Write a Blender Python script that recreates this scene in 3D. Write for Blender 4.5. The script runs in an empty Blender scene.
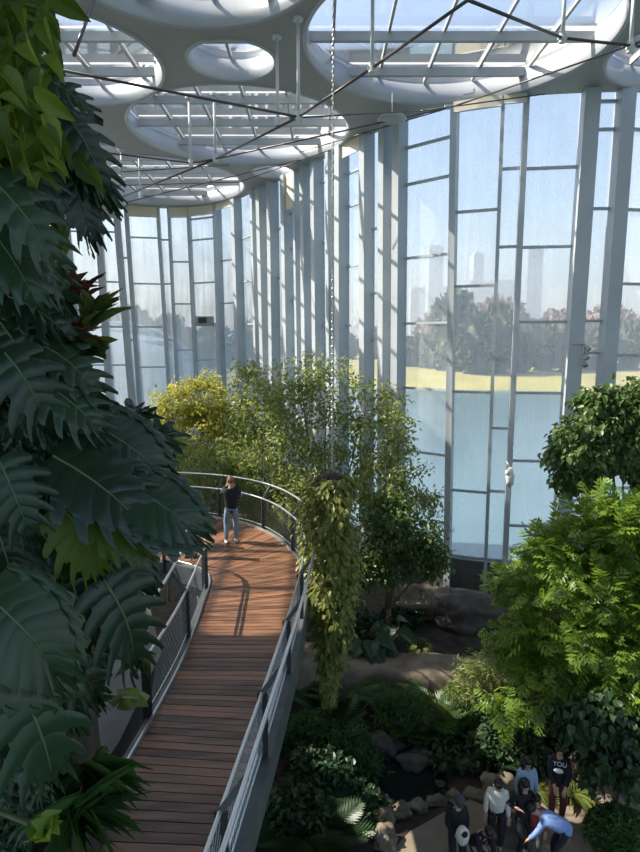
import bpy, bmesh, math, random
import numpy as np
from mathutils import Vector, Matrix
random.seed(7); RNG = np.random.default_rng(7)
SC = bpy.context.scene; COL = SC.collection
R = math.radians

# ---------------------------------------------------------------- camera, sky, sun, exposure
EYE = 10.2; PITCH = R(7.8); FPX = 591.0
cam = bpy.data.cameras.new('camera'); cam.sensor_fit = 'VERTICAL'; cam.sensor_height = 24.0
cam.lens = FPX / 852 * 24.0; cam.clip_start = 0.05; cam.clip_end = 3000
co = bpy.data.objects.new('camera', cam); COL.objects.link(co)
co.location = (0, 0, EYE); co.rotation_euler = (R(90) - PITCH, 0, 0); SC.camera = co

w = bpy.data.worlds.new('sky'); SC.world = w; w.use_nodes = True
nt = w.node_tree; nt.nodes.clear()
SUN_EL = R(46); SUN_AZ_DIR = Vector((-1.0, 0.16, 0)).normalized()    # towards the sun in plan
sky = nt.nodes.new('ShaderNodeTexSky'); sky.sky_type = 'NISHITA'; sky.sun_disc = False
sky.sun_elevation = SUN_EL; sky.sun_rotation = math.atan2(SUN_AZ_DIR.x, SUN_AZ_DIR.y)
sky.air_density = 1.1; sky.dust_density = 2.2; sky.ozone_density = 1.6
bg = nt.nodes.new('ShaderNodeBackground'); bg.inputs['Strength'].default_value = 0.29
wo = nt.nodes.new('ShaderNodeOutputWorld')
nt.links.new(sky.outputs[0], bg.inputs[0]); nt.links.new(bg.outputs[0], wo.inputs[0])

sl = bpy.data.lights.new('sun', 'SUN'); sl.energy = 10.0; sl.angle = R(0.6); sl.color = (1.0, 0.93, 0.82)
so = bpy.data.objects.new('sun', sl); COL.objects.link(so); so.location = (-40, 6, 45)
sd = Vector((SUN_AZ_DIR.x * math.cos(SUN_EL), SUN_AZ_DIR.y * math.cos(SUN_EL), math.sin(SUN_EL)))
so.rotation_euler = sd.to_track_quat('Z', 'Y').to_euler()

vs = SC.view_settings; vs.view_transform = 'Standard'; vs.look = 'None'; vs.exposure = 0.0; vs.gamma = 1.0
vs.use_curve_mapping = False
SC.cycles.transparent_max_bounces = 24; SC.cycles.max_bounces = 8; SC.cycles.diffuse_bounces = 4
SC.cycles.caustics_reflective = False; SC.cycles.caustics_refractive = False

# ---------------------------------------------------------------- survey: picture measurements to world
def ray(px, py):
    x = (px - 320) / FPX; z = -(py - 426) / FPX
    return Vector((x, math.cos(PITCH) + z * math.sin(PITCH), z * math.cos(PITCH) - math.sin(PITCH)))
def atz(px, py, z):
    r = ray(px, py); t = (z - EYE) / r.z; return Vector((t * r.x, t * r.y, z))
def aty(px, py, y):
    r = ray(px, py); t = y / r.y; return Vector((t * r.x, y, EYE + t * r.z))

# ---------------------------------------------------------------- mesh helpers
def tag(o, label=None, cat=None, group=None, kind=None):
    if label: o['label'] = label
    if cat: o['category'] = cat
    if group: o['group'] = group
    if kind: o['kind'] = kind
    return o
def empty(name, loc=(0, 0, 0), rz=0, **k):
    o = bpy.data.objects.new(name, None); COL.objects.link(o); o.location = loc; o.rotation_euler = (0, 0, rz)
    o.empty_display_size = 0.2
    return tag(o, **k)
class MB:
    def __init__(s): s.v = []; s.f = []; s.a = []
    def add(s, vs_, fs, a=0.5):
        n = len(s.v); s.v.extend([tuple(p) for p in vs_]); s.f.extend([tuple(i + n for i in f) for f in fs])
        s.a.extend([a] * len(vs_)); return s
    def box(s, c, d, m=None, a=0.5):
        x, y, z = d[0] / 2, d[1] / 2, d[2] / 2; c = Vector(c)
        P = [Vector((i * x, j * y, k * z)) for k in (-1, 1) for j in (-1, 1) for i in (-1, 1)]
        if m is not None: P = [m @ p for p in P]
        return s.add([c + p for p in P], [(0, 2, 3, 1), (4, 5, 7, 6), (0, 1, 5, 4), (2, 6, 7, 3), (0, 4, 6, 2), (1, 3, 7, 5)], a)
    def beam(s, a, b, wd, ht, up=(0, 0, 1), v=0.5):
        a = Vector(a); b = Vector(b); d = (b - a).normalized(); sx = d.cross(Vector(up)).normalized(); uz = sx.cross(d)
        P = [q + sx * (i * wd / 2) + uz * (k * ht / 2) for q in (a, b) for k in (-1, 1) for i in (-1, 1)]
        return s.add(P, [(0, 2, 3, 1), (4, 5, 7, 6), (0, 1, 5, 4), (2, 6, 7, 3), (0, 4, 6, 2), (1, 3, 7, 5)], v)
    def tube(s, pts, r, n=8, v=0.5, cap=True):
        pts = [Vector(p) for p in pts]; m = len(pts)
        rs = r if isinstance(r, (list, tuple)) else [r] * m
        V = []; F = []; ref = None
        for i, p in enumerate(pts):
            d = (pts[min(i + 1, m - 1)] - pts[max(i - 1, 0)]).normalized()
            if ref is None: ref = Vector((0, 0, 1)) if abs(d.z) < .9 else Vector((1, 0, 0))
            x = d.cross(ref); x = x.normalized() if x.length > 1e-5 else d.orthogonal().normalized()
            y = x.cross(d).normalized(); ref = y
            for k in range(n):
                t = 2 * math.pi * k / n; V.append(p + (x * math.cos(t) + y * math.sin(t)) * rs[i])
        for i in range(m - 1):
            for k in range(n):
                F.append((i * n + k, i * n + (k + 1) % n, (i + 1) * n + (k + 1) % n, (i + 1) * n + k))
        if cap: F.append(tuple(range(n))[::-1]); F.append(tuple((m - 1) * n + k for k in range(n)))
        return s.add(V, F, v)
    def ball(s, c, rad, n=12, m=8, v=0.5, fn=None):
        c = Vector(c); rx, ry, rz = rad if not isinstance(rad, (int, float)) else (rad,) * 3
        V = [c + Vector((0, 0, -rz))]
        for j in range(1, m):
            ph = -math.pi / 2 + math.pi * j / m
            for i in range(n):
                t = 2 * math.pi * i / n; d = Vector((math.cos(t) * math.cos(ph), math.sin(t) * math.cos(ph), math.sin(ph)))
                q = 1.0 if fn is None else fn(d)
                V.append(c + Vector((d.x * rx, d.y * ry, d.z * rz)) * q)
        V.append(c + Vector((0, 0, rz)))
        F = [(0, 1 + (i + 1) % n, 1 + i) for i in range(n)]
        for j in range(m - 2):
            for i in range(n):
                a = 1 + j * n + i; b = 1 + j * n + (i + 1) % n; F.append((a, b, b + n, a + n))
        L = len(V) - 1; F += [(L, L - n + i, L - n + (i + 1) % n) for i in range(n)]
        return s.add(V, F, v)
    def lathe(s, c, prof, n=24, v=0.5):
        c = Vector(c); V = []; F = []
        for (r, z) in prof:
            for k in range(n):
                t = 2 * math.pi * k / n; V.append(c + Vector((r * math.cos(t), r * math.sin(t), z)))
        for i in range(len(prof) - 1):
            for k in range(n): F.append((i * n + k, i * n + (k + 1) % n, (i + 1) * n + (k + 1) % n, (i + 1) * n + k))
        return s.add(V, F, v)
    def build(s, name, mat, parent=None, smooth=False, **k):
        return mesh_obj(name, np.array(s.v, dtype=np.float64).reshape(-1, 3), s.f, mat, parent, smooth, np.array(s.a), **k)
def mesh_obj(name, V, F, mat, parent=None, smooth=False, A=None, **k):
    me = bpy.data.meshes.new(name)
    if parent is not None and not k.pop('local', False):
        inv = np.array(parent_world(parent).inverted()); V = V @ inv[:3, :3].T + inv[:3, 3]
    k.pop('local', None)
    me.from_pydata(V.tolist(), [], F if isinstance(F, list) else F.tolist())
    if A is not None:
        at = me.attributes.new('v', 'FLOAT', 'POINT'); at.data.foreach_set('value', np.asarray(A, dtype=np.float32))
    if smooth: me.polygons.foreach_set('use_smooth', [True] * len(me.polygons))
    me.materials.append(mat); me.update()
    o = bpy.data.objects.new(name, me); COL.objects.link(o)
    if parent is not None: o.parent = parent
    return tag(o, **k)
def parent_world(o):
    m = o.matrix_basis.copy()
    while o.parent: o = o.parent; m = o.matrix_basis @ m
    return m

# ---------------------------------------------------------------- materials
def mk(name):
    m = bpy.data.materials.new(name); m.use_nodes = True; n = m.node_tree; n.nodes.clear(); return m, n
def col(c): return (c[0], c[1], c[2], 1)
def mat(name, c, rough=.6, metal=0, c2=None, scale=4, bump=0, detail=4, coord='Object', stretch=None, attr=False):
    m, n = mk(name); o = n.nodes.new('ShaderNodeOutputMaterial'); p = n.nodes.new('ShaderNodeBsdfPrincipled')
    n.links.new(p.outputs[0], o.inputs[0]); p.inputs['Base Color'].default_value = col(c)
    p.inputs['Roughness'].default_value = rough; p.inputs['Metallic'].default_value = metal
    if c2 is not None or bump:
        tc = n.nodes.new('ShaderNodeTexCoord'); mp = n.nodes.new('ShaderNodeMapping')
        if stretch: mp.inputs['Scale'].default_value = stretch
        nz = n.nodes.new('ShaderNodeTexNoise'); nz.inputs['Scale'].default_value = scale; nz.inputs['Detail'].default_value = detail
        n.links.new(tc.outputs[coord], mp.inputs[0]); n.links.new(mp.outputs[0], nz.inputs['Vector'])
        if c2 is not None:
            cr = n.nodes.new('ShaderNodeValToRGB'); cr.color_ramp.elements[0].position = .32; cr.color_ramp.elements[1].position = .68
            cr.color_ramp.elements[0].color = col(c); cr.color_ramp.elements[1].color = col(c2)
            src = nz.outputs['Fac']
            if attr:
                at = n.nodes.new('ShaderNodeAttribute'); at.attribute_name = 'v'
                ad = n.nodes.new('ShaderNodeMath'); ad.operation = 'MULTIPLY_ADD'; ad.inputs[1].default_value = .34
                ad2 = n.nodes.new('ShaderNodeMath'); ad2.operation = 'SUBTRACT'; ad2.inputs[1].default_value = .17
                n.links.new(at.outputs['Fac'], ad.inputs[0]); n.links.new(nz.outputs['Fac'], ad.inputs[2])
                n.links.new(ad.outputs[0], ad2.inputs[0]); src = ad2.outputs[0]
            n.links.new(src, cr.inputs[0]); n.links.new(cr.outputs[0], p.inputs['Base Color'])
        if bump:
            b = n.nodes.new('ShaderNodeBump'); b.inputs['Strength'].default_value = bump; b.inputs['Distance'].default_value = .05
            n.links.new(nz.outputs['Fac'], b.inputs['Height']); n.links.new(b.outputs[0], p.inputs['Normal'])
    return m
def leafmat(name, c, c2, tr=.35, rough=.4):
    m, n = mk(name); o = n.nodes.new('ShaderNodeOutputMaterial'); p = n.nodes.new('ShaderNodeBsdfPrincipled')
    p.inputs['Roughness'].default_value = rough; p.inputs['Specular IOR Level'].default_value = .4
    at = n.nodes.new('ShaderNodeAttribute'); at.attribute_name = 'v'
    cr = n.nodes.new('ShaderNodeValToRGB'); cr.color_ramp.elements[0].color = col(c); cr.color_ramp.elements[1].color = col(c2)
    n.links.new(at.outputs['Fac'], cr.inputs[0]); n.links.new(cr.outputs[0], p.inputs['Base Color'])
    t = n.nodes.new('ShaderNodeBsdfTranslucent'); hs = n.nodes.new('ShaderNodeHueSaturation')
    hs.inputs['Hue'].default_value = .475; hs.inputs['Value'].default_value = 1.7; hs.inputs['Saturation'].default_value = 1.05
    n.links.new(cr.outputs[0], hs.inputs['Color']); n.links.new(hs.outputs[0], t.inputs[0])
    mx = n.nodes.new('ShaderNodeMixShader'); mx.inputs[0].default_value = tr
    n.links.new(p.outputs[0], mx.inputs[1]); n.links.new(t.outputs[0], mx.inputs[2]); n.links.new(mx.outputs[0], o.inputs[0])
    return m
def glassmat(name, haze0, haze1, tint=(.93, .96, .97), zlo=0, zhi=18.6, hcol=(.8, .84, .86), ior=1.28):
    # thin pane: mirror by fresnel, clear through, plus a condensation film, thicker towards the bottom, whose whiteness also imitates outdoor haze
    m, n = mk(name); L = n.links.new; N = n.nodes.new
    o = N('ShaderNodeOutputMaterial'); tr = N('ShaderNodeBsdfTransparent'); tr.inputs[0].default_value = col(tint)
    gl = N('ShaderNodeBsdfGlossy'); gl.inputs['Roughness'].default_value = .03
    fr = N('ShaderNodeFresnel'); fr.inputs[0].default_value = ior
    m1 = N('ShaderNodeMixShader'); L(fr.outputs[0], m1.inputs[0]); L(tr.outputs[0], m1.inputs[1]); L(gl.outputs[0], m1.inputs[2])
    tl = N('ShaderNodeBsdfTranslucent'); tl.inputs[0].default_value = col(hcol); df = N('ShaderNodeBsdfDiffuse'); df.inputs[0].default_value = col(hcol)
    m2 = N('ShaderNodeMixShader'); m2.inputs[0].default_value = .35; L(tl.outputs[0], m2.inputs[1]); L(df.outputs[0], m2.inputs[2])
    tc = N('ShaderNodeTexCoord'); mp = N('ShaderNodeMapping'); mp.inputs['Scale'].default_value = (2.2, 2.2, .18)
    nz = N('ShaderNodeTexNoise'); nz.inputs['Scale'].default_value = 2.0; nz.inputs['Detail'].default_value = 6
    L(tc.outputs['Object'], mp.inputs[0]); L(mp.outputs[0], nz.inputs['Vector'])
    nz2 = N('ShaderNodeTexNoise'); nz2.inputs['Scale'].default_value = .8; nz2.inputs['Detail'].default_value = 5; L(tc.outputs['Object'], nz2.inputs['Vector'])
    sp = N('ShaderNodeSeparateXYZ'); L(tc.outputs['Object'], sp.inputs[0])
    mr = N('ShaderNodeMapRange'); mr.inputs['From Min'].default_value = zlo; mr.inputs['From Max'].default_value = zhi
    mr.inputs['To Min'].default_value = haze1; mr.inputs['To Max'].default_value = haze0; L(sp.outputs['Z'], mr.inputs[0])
    ma = N('ShaderNodeMath'); ma.operation = 'ADD'; L(nz.outputs['Fac'], ma.inputs[0]); L(nz2.outputs['Fac'], ma.inputs[1])
    mu = N('ShaderNodeMath'); mu.operation = 'MULTIPLY'; L(ma.outputs[0], mu.inputs[0]); L(mr.outputs[0], mu.inputs[1]); mu.use_clamp = True
    m3 = N('ShaderNodeMixShader'); L(mu.outputs[0], m3.inputs[0]); L(m1.outputs[0], m3.inputs[1]); L(m2.outputs[0], m3.inputs[2])
    L(m3.outputs[0], o.inputs[0]); return m

M = {}
M['ceil'] = mat('ceiling_paint', (.34, .325, .295), .55, c2=(.38, .365, .335), scale=.6)
M['rim'] = mat('rim_paint', (.40, .415, .43), .32, c2=(.46, .475, .49), scale=.8)
M['steel'] = mat('painted_steel', (.40, .43, .45), .4, c2=(.47, .50, .51), scale=.7)
M['beam'] = mat('roof_beam_paint', (.42, .42, .40), .5, c2=(.50, .50, .48), scale=1)
M['rod'] = mat('tie_rod_metal', (.10, .085, .08), .4, .4)
M['strut'] = mat('strut_paint', (.68, .69, .69), .35)
M['rail'] = mat('brushed_rail', (.62, .62, .60), .28, .8)
M['post'] = mat('dark_post', (.05, .048, .045), .45, .3)
M['fascia'] = mat('fascia_steel', (.08, .088, .088), .5, .2, c2=(.12, .13, .13), scale=3)
M['glass'] = glassmat('wall_glass', .26, .34)  # film whiteness set to imitate haze over the sky and far shore
M['glassfog'] = glassmat('fogged_wall_glass', .30, 1.0, hcol=(.38, .43, .45))
M['roofglass'] = glassmat('roof_glass', .05, .05, tint=(.95, .97, .98), zlo=0, zhi=30, ior=1.10)
M['blind'] = mat('cream_blind', (.78, .70, .55), .8)
M['concrete'] = mat('concrete', (.12, .12, .11), .85, c2=(.17, .165, .155), scale=3, bump=.3)
M['wood'] = mat('deck_boards', (.09, .042, .022), .42, c2=(.27, .128, .064), scale=3, bump=.15, stretch=(.4, 3, 1), attr=True)
M['soil'] = mat('soil', (.028, .02, .013), .95, c2=(.065, .05, .032), scale=3, bump=.8)
M['path'] = mat('path_paving', (.19, .145, .10), .85, c2=(.26, .20, .145), scale=2, bump=.2)
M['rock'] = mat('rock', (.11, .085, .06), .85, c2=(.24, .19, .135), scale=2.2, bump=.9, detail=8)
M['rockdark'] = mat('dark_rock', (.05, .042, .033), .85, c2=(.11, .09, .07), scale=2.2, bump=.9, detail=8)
M['bark'] = mat('bark', (.10, .075, .05), .85, c2=(.19, .15, .105), scale=7, bump=.8, stretch=(1, 1, .3))
M['stem'] = mat('green_stem', (.05, .07, .02), .6, c2=(.09, .10, .035), scale=6)
M['pond'] = mat('stream_water', (.012, .018, .018), .06)
M['lake'] = mat('lake_water', (.10, .17, .19), .22, c2=(.13, .20, .22), scale=.05)
M['bank'] = mat('bank_grass', (.34, .30, .08), .9, c2=(.44, .38, .12), scale=.06)
M['farleaf'] = mat('far_trees', (.07, .085, .035), .9, c2=(.13, .14, .06), scale=.5, bump=.8)
M['farleafred'] = mat('far_autumn_trees', (.20, .12, .07), .9, c2=(.27, .17, .10), scale=.5, bump=.8)
M['tower'] = mat('far_tower', (.36, .42, .48), .6, c2=(.42, .48, .53), scale=.05)
M['towerdark'] = mat('far_dark_tower', (.26, .33, .40), .6)
M['chain'] = mat('chain_metal', (.45, .45, .43), .35, .8)
M['plastic'] = mat('grey_plastic', (.30, .30, .29), .5)
M['black'] = mat('black_plastic', (.012, .012, .012), .4)
M['white'] = mat('white_shell', (.75, .73, .68), .5)
L_ = {}
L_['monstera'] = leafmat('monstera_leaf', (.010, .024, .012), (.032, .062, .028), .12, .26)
L_['rib'] = leafmat('leaf_midrib', (.10, .17, .07), (.14, .20, .08), .2, .4)
L_['pothos'] = leafmat('pothos_leaf', (.05, .10, .015), (.15, .22, .03), .5)
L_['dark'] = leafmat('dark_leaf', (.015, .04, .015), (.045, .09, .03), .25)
L_['mid'] = leafmat('mid_leaf', (.12, .165, .045), (.31, .36, .12), .45)
L_['bright'] = leafmat('bright_leaf', (.07, .14, .02), (.24, .36, .05), .42)
L_['yellow'] = leafmat('yellow_leaf', (.22, .25, .04), (.46, .46, .10), .45)
L_['ficus'] = leafmat('ficus_leaf', (.05, .10, .03), (.15, .22, .07), .35)
L_['vine'] = leafmat('vine_leaf', (.11, .14, .03), (.32, .33, .09), .4)
L_['fern'] = leafmat('fern_leaf', (.03, .08, .02), (.08, .16, .04), .35)
L_['red'] = leafmat('red_leaf', (.07, .02, .012), (.20, .065, .02), .3)
L_['croton'] = leafmat('croton_leaf', (.03, .07, .015), (.13, .14, .03), .4)
L_['root'] = leafmat('root_ball', (.03, .018, .016), (.07, .04, .035), .1, .8)

# ---------------------------------------------------------------- leaf templates: base at 0, tip along +Y, face +Z
def grid_leaf(prof, droop=.15, fold=.12, wid=.5):
    V = []; F = []
    for (t, wv) in prof:
        z = -droop * t * t
        V += [(-wv * wid, t, z + fold * wv), (0, t, z), (wv * wid, t, z + fold * wv)]
    for i in range(len(prof) - 1):
        a = i * 3; F += [(a, a + 1, a + 4, a + 3), (a + 1, a + 2, a + 5, a + 4)]
    return np.array(V), F
T_LANCE = grid_leaf([(0, .05), (.3, .8), (.65, .7), (1, .03)], .2, .15, .17)
T_OVATE = grid_leaf([(0, .1), (.18, .8), (.45, 1), (.75, .66), (1, .02)], .2, .15, .34)
T_PEND = grid_leaf([(0, .1), (.15, .7), (.4, 1), (.65, .75), (.85, .35), (1, .02)], .35, .2, .23)
T_OVSM = grid_leaf([(0, .1), (.4, 1), (1, .05)], .15, .15, .32)
T_HEART = grid_leaf([(-.12, .55), (.08, 1), (.35, .95), (.65, .6), (1, .02)], .3, .12, .42)
T_BLADE = grid_leaf([(0, .6), (.25, 1), (.5, .95), (.75, .7), (1, .03)], .55, .3, .06)
def frond(n=14, arch=.45, llen=.32, lw=.055, angle=62, tpl=None):
    V = []; F = []
    def mid(t): return np.array([0, t * (1 - .12 * t), .25 * t - arch * t * t])
    for i in range(n):
        t0, t1 = i / n, (i + 1) / n; a, b = mid(t0), mid(t1); k = len(V)
        wd = .008
        V += [a + [-wd, 0, 0], a + [wd, 0, 0], b + [wd, 0, 0], b + [-wd, 0, 0]]; F.append((k, k + 1, k + 2, k + 3))
    for i in range(1, n + 1):
        t = i / (n + .3); ln = llen * math.sin(math.pi * min(1, .12 + t * .9)) ** .6; p = mid(t)
        for s in (-1, 1):
            an = R(angle - 25 * t); d = np.array([s * math.sin(an), math.cos(an), -.25]); q = np.array([-d[1] * s, d[0] * s, 0.0]); k = len(V)
            V += [p, p + d * ln * .45 + q * lw * .5, p + d * ln, p + d * ln * .45 - q * lw * .5]
            F.append((k, k + 1, k + 2, k + 3) if s > 0 else (k + 3, k + 2, k + 1, k))
    return np.array(V), F
T_FROND = frond(); T_PALM = frond(18, .6, .45, .05, 50)
T_PINN = frond(4, .22, .50, .16, 60)
T_STRAP = grid_leaf([(0, .6), (.25, 1), (.5, .95), (.75, .7), (1, .03)], .6, .3, .028)
def palmate(n=7):       # rosette of stalkless leaflets round a point (umbrella plant)
    V = []; F = []
    for i in range(n):
        a = 2 * math.pi * i / n; d = np.array([math.sin(a), math.cos(a), 0]); q = np.array([d[1], -d[0], 0]); k = len(V)
        V += [d * .08, d * .5 + q * .15 + [0, 0, .02], d * .85 + q * .09 + [0, 0, -.08], d * 1.0 + [0, 0, -.16], d * .85 - q * .09 + [0, 0, -.08], d * .5 - q * .15 + [0, 0, .02], d * .5 + [0, 0, -.01]]
        F += [(k, k + 1, k + 6), (k + 6, k + 5, k), (k + 1, k + 2, k + 3, k + 6), (k + 6, k + 3, k + 4, k + 5)]
    return np.array(V), [tuple(f) for f in F]
T_PALMATE = palmate()
def monstera(seed=0, fingers=7, droop=.35, wid=.62, cut=.46, pleat=.045):
    rr = random.Random(seed); V = []; F = []
    def mid(t): return np.array([0, -.10 + 1.1 * t, .10 * math.sin(t * 2.2) - droop * t * t])
    for s in (-1, 1):
        for k in range(fingers):
            a = k / fingers; b = (k + 1) / fingers; c = (a + b) / 2
            W = wid * (math.sin(math.pi * (.13 + .80 * c ** .9))) ** .75 * (1 + rr.uniform(-.06, .06))
            ang = R(112 - 88 * c)                # forward sweep of the veins
            us = [0, .2, cut, cut + .04, .68, .84, .95, 1.0]
            rows = []
            for u in us:
                if u <= cut: sh = 1.0
                else: sh = (.90 - .42 * ((u - cut) / (1 - cut)) ** 1.5) * (1 if u < .99 else .3)
                row = []
                for q in (-1, 0, 1):
                    t = c + q * (b - a) / 2 * sh * (1 + .25 * u)
                    an = ang - R(16) * u
                    an0 = R(112 - 88 * (t if u <= cut else c))
                    ann = an0 - R(22) * u
                    p = mid(min(max(t, 0), 1)) + np.array([s * math.sin(ann) * W * u, math.cos(ann) * W * u, 0])
                    p[2] += .10 * u * W - .30 * (u * W) ** 2 - (pleat if q else 0) * (u > .05) * (1.2 - .6 * u)
                    row.append(p)
                rows.append(row)
            base = len(V)
            for row in rows: V += row
            for i in range(len(us) - 1):
                for q in range(2):
                    i0 = base + i * 3 + q; f = (i0, i0 + 1, i0 + 4, i0 + 3); F.append(f if s < 0 else f[::-1])
    return np.array(V), F
T_MON = [monstera(i, 6 + i % 2, .25 + .12 * (i % 3), .50 + .05 * (i % 4)) for i in range(5)] + [monstera(11, 7, .25, .62, .60, .03), monstera(12, 8, .28, .74, .86, .022)]
def petiole_rib(droop):
    pts = [Vector((0, -.10 + 1.1 * t, .10 * math.sin(t * 2.2) - droop * t * t + .008)) for t in [0, .2, .4, .6, .8, .97]]
    b = MB(); b.tube(pts, [.012, .011, .009, .007, .005, .002], 5); return np.array(b.v), b.f
def orient(dirs, nrm):
    y = dirs / np.linalg.norm(dirs, axis=1, keepdims=True)
    x = np.cross(y, nrm); l = np.linalg.norm(x, axis=1, keepdims=True); bad = l[:, 0] < 1e-4
    x[bad] = np.cross(y[bad], [[.3, .9, .1]]); x /= np.linalg.norm(x, axis=1, keepdims=True)
    z = np.cross(x, y); return np.stack([x, y, z], axis=2)      # columns
def scatter(tpl, P, D, N, S, A=None, sx=None):
    V, F = tpl; n = len(P); Rm = orient(np.asarray(D, float), np.asarray(N, float)); k = len(V)
    VV = np.einsum('nij,kj->nki', Rm, V) * np.asarray(S)[:, None, None] + np.asarray(P)[:, None, :]
    FF = []
    off = np.arange(n) * k
    for f in F: FF.append(np.array(f)[None, :] + off[:, None])
    FL = []
    for a in FF: FL.extend(a.tolist())
    A = RNG.random(n) if A is None else A
    return VV.reshape(-1, 3), FL, np.repeat(A, k)
def merge(parts):
    V = []; F = []; A = []; n = 0
    for v, f, a in parts:
        V.append(v); F.extend([[i + n for i in q] for q in f] if n else f); A.append(a); n += len(v)
    return np.vstack(V), F, np.concatenate(A)
def rdir(n): d = RNG.normal(size=(n, 3)); return d / np.linalg.norm(d, axis=1, keepdims=True)

# ================================================================ THE BUILDING
CEIL = 18.6
PLAN = [(-24, 2), (-24.5, 12), (-24, 22), (-22, 30), (-18.8, 34.6), (-15.5, 36.8), (-13.3, 37.4), (-10.5, 38.1), (-7.4, 38.0), (-5, 36.1), (-3.4, 33.8), (-1, 30.4),
        (.9, 27.1), (2.5, 24.6), (3.6, 23.3), (4.9, 22.2), (7, 21.5), (9.1, 21.2), (10.8, 21.2), (13, 21.6), (16, 21.5), (18.5, 19), (19.5, 14), (19, 6), (18, 0)]
def catmull(P, n=6):
    P = [Vector(p) for p in P]; out = []
    for i in range(len(P) - 1):
        p0 = P[max(i - 1, 0)]; p1 = P[i]; p2 = P[i + 1]; p3 = P[min(i + 2, len(P) - 1)]
        for k in range(n):
            t = k / n; out.append(.5 * ((2 * p1) + (p2 - p0) * t + (2 * p0 - 5 * p1 + 4 * p2 - p3) * t * t + (3 * p1 - p0 - 3 * p2 + p3) * t ** 3))
    out.append(P[-1]); return out
WC = catmull(PLAN, 6); WS = [0]
for i in range(1, len(WC)): WS.append(WS[-1] + (WC[i] - WC[i - 1]).length)
def wp(s, off=0):
    s = min(max(s, 0), WS[-1]); i = 0
    while i < len(WS) - 2 and WS[i + 1] < s: i += 1
    t = (s - WS[i]) / (WS[i + 1] - WS[i]); p = WC[i].lerp(WC[i + 1], t); d = (WC[min(i + 2, len(WC) - 1)] - WC[max(i - 1, 0)]).normalized()
    n = Vector((d.y, -d.x)); return p + n * off, n     # n points into the room
def hit(px, py):
    r = ray(px, py); best = None
    for i in range(len(WC) - 1):
        a, b = WC[i], WC[i + 1]; e = b - a; den = r.x * e.y - r.y * e.x
        if abs(den) < 1e-9: continue
        t = (a.x * e.y - a.y * e.x) / den; u = (a.x * r.y - a.y * r.x) / den
        if t > 0 and 0 <= u <= 1 and (best is None or t < best[0]): best = (t, WS[i] + u * (WS[i + 1] - WS[i]))
    t, s = best; return s, EYE + t * r.z

HOLES = [('A', -2.98, 13.9, 3.14), ('B', -8.06, 19.0, 3.25), ('C', -2.64, 18.97, 1.29), ('D', 3.86, 17.83, 4.27), ('E', -3.15, 24.8, 4.3),
         ('F', -8.75, 32.4, 4.75), ('G', 11.03, 18.33, 2.54), ('H', -2.3, 30.3, 1.02), ('I', -9.2, 26.9, .55), ('J', -12.2, 24.6, 1.5),
         ('K', -14.4, 15.3, 3.3), ('L', -10.9, 12.4, .8), ('W', -8.1, 13.4, 1.85), ('V', -13.5, 21.2, 1.9), ('M', 5.0, 8.6, 2.6), ('O', -16.5, 28.3, 3.4), ('P', 12.6, 11.5, 3.4),  # K, L, W and V: unseen openings added to admit sun onto deck, vine and trees
         ('Q', -17.5, 3, 3.0), ('S', -19.5, 21.5, 2.3), ('U', -20.8, 15.6, 1.8)]
def build_ceiling():
    bm = bmesh.new(); bound = [Vector((p.x, p.y)) for p in WC]
    bound += [Vector((17, -6)), Vector((0, -8)), Vector((-23, -6))]
    def loop(pts):
        vs_ = [bm.verts.new((p.x, p.y, CEIL)) for p in pts]
        for i in range(len(vs_)): bm.edges.new((vs_[i], vs_[(i + 1) % len(vs_)]))
    loop(bound)
    for (_, x, y, r) in HOLES:
        n = 64 if r > 2 else 36; loop([Vector((x + r * math.cos(2 * math.pi * k / n), y + r * math.sin(2 * math.pi * k / n))) for k in range(n)])
    bmesh.ops.triangle_fill(bm, use_beauty=True, use_dissolve=False, edges=bm.edges[:])
    kill = []
    for f in bm.faces:
        c = f.calc_center_median()
        for (_, x, y, r) in HOLES:
            if math.hypot(c.x - x, c.y - y) < r * .985: kill.append(f); break
    bmesh.ops.delete(bm, geom=kill, context='FACES')
    for f in bm.faces:
        if f.normal.z > 0: f.normal_flip()
    me = bpy.data.meshes.new('ceiling'); bm.to_mesh(me); bm.free(); me.materials.append(M['ceil'])
    o = bpy.data.objects.new('ceiling', me); COL.objects.link(o); tag(o, kind='structure')
    return o
ceiling = build_ceiling()
nwin = 0
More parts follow.
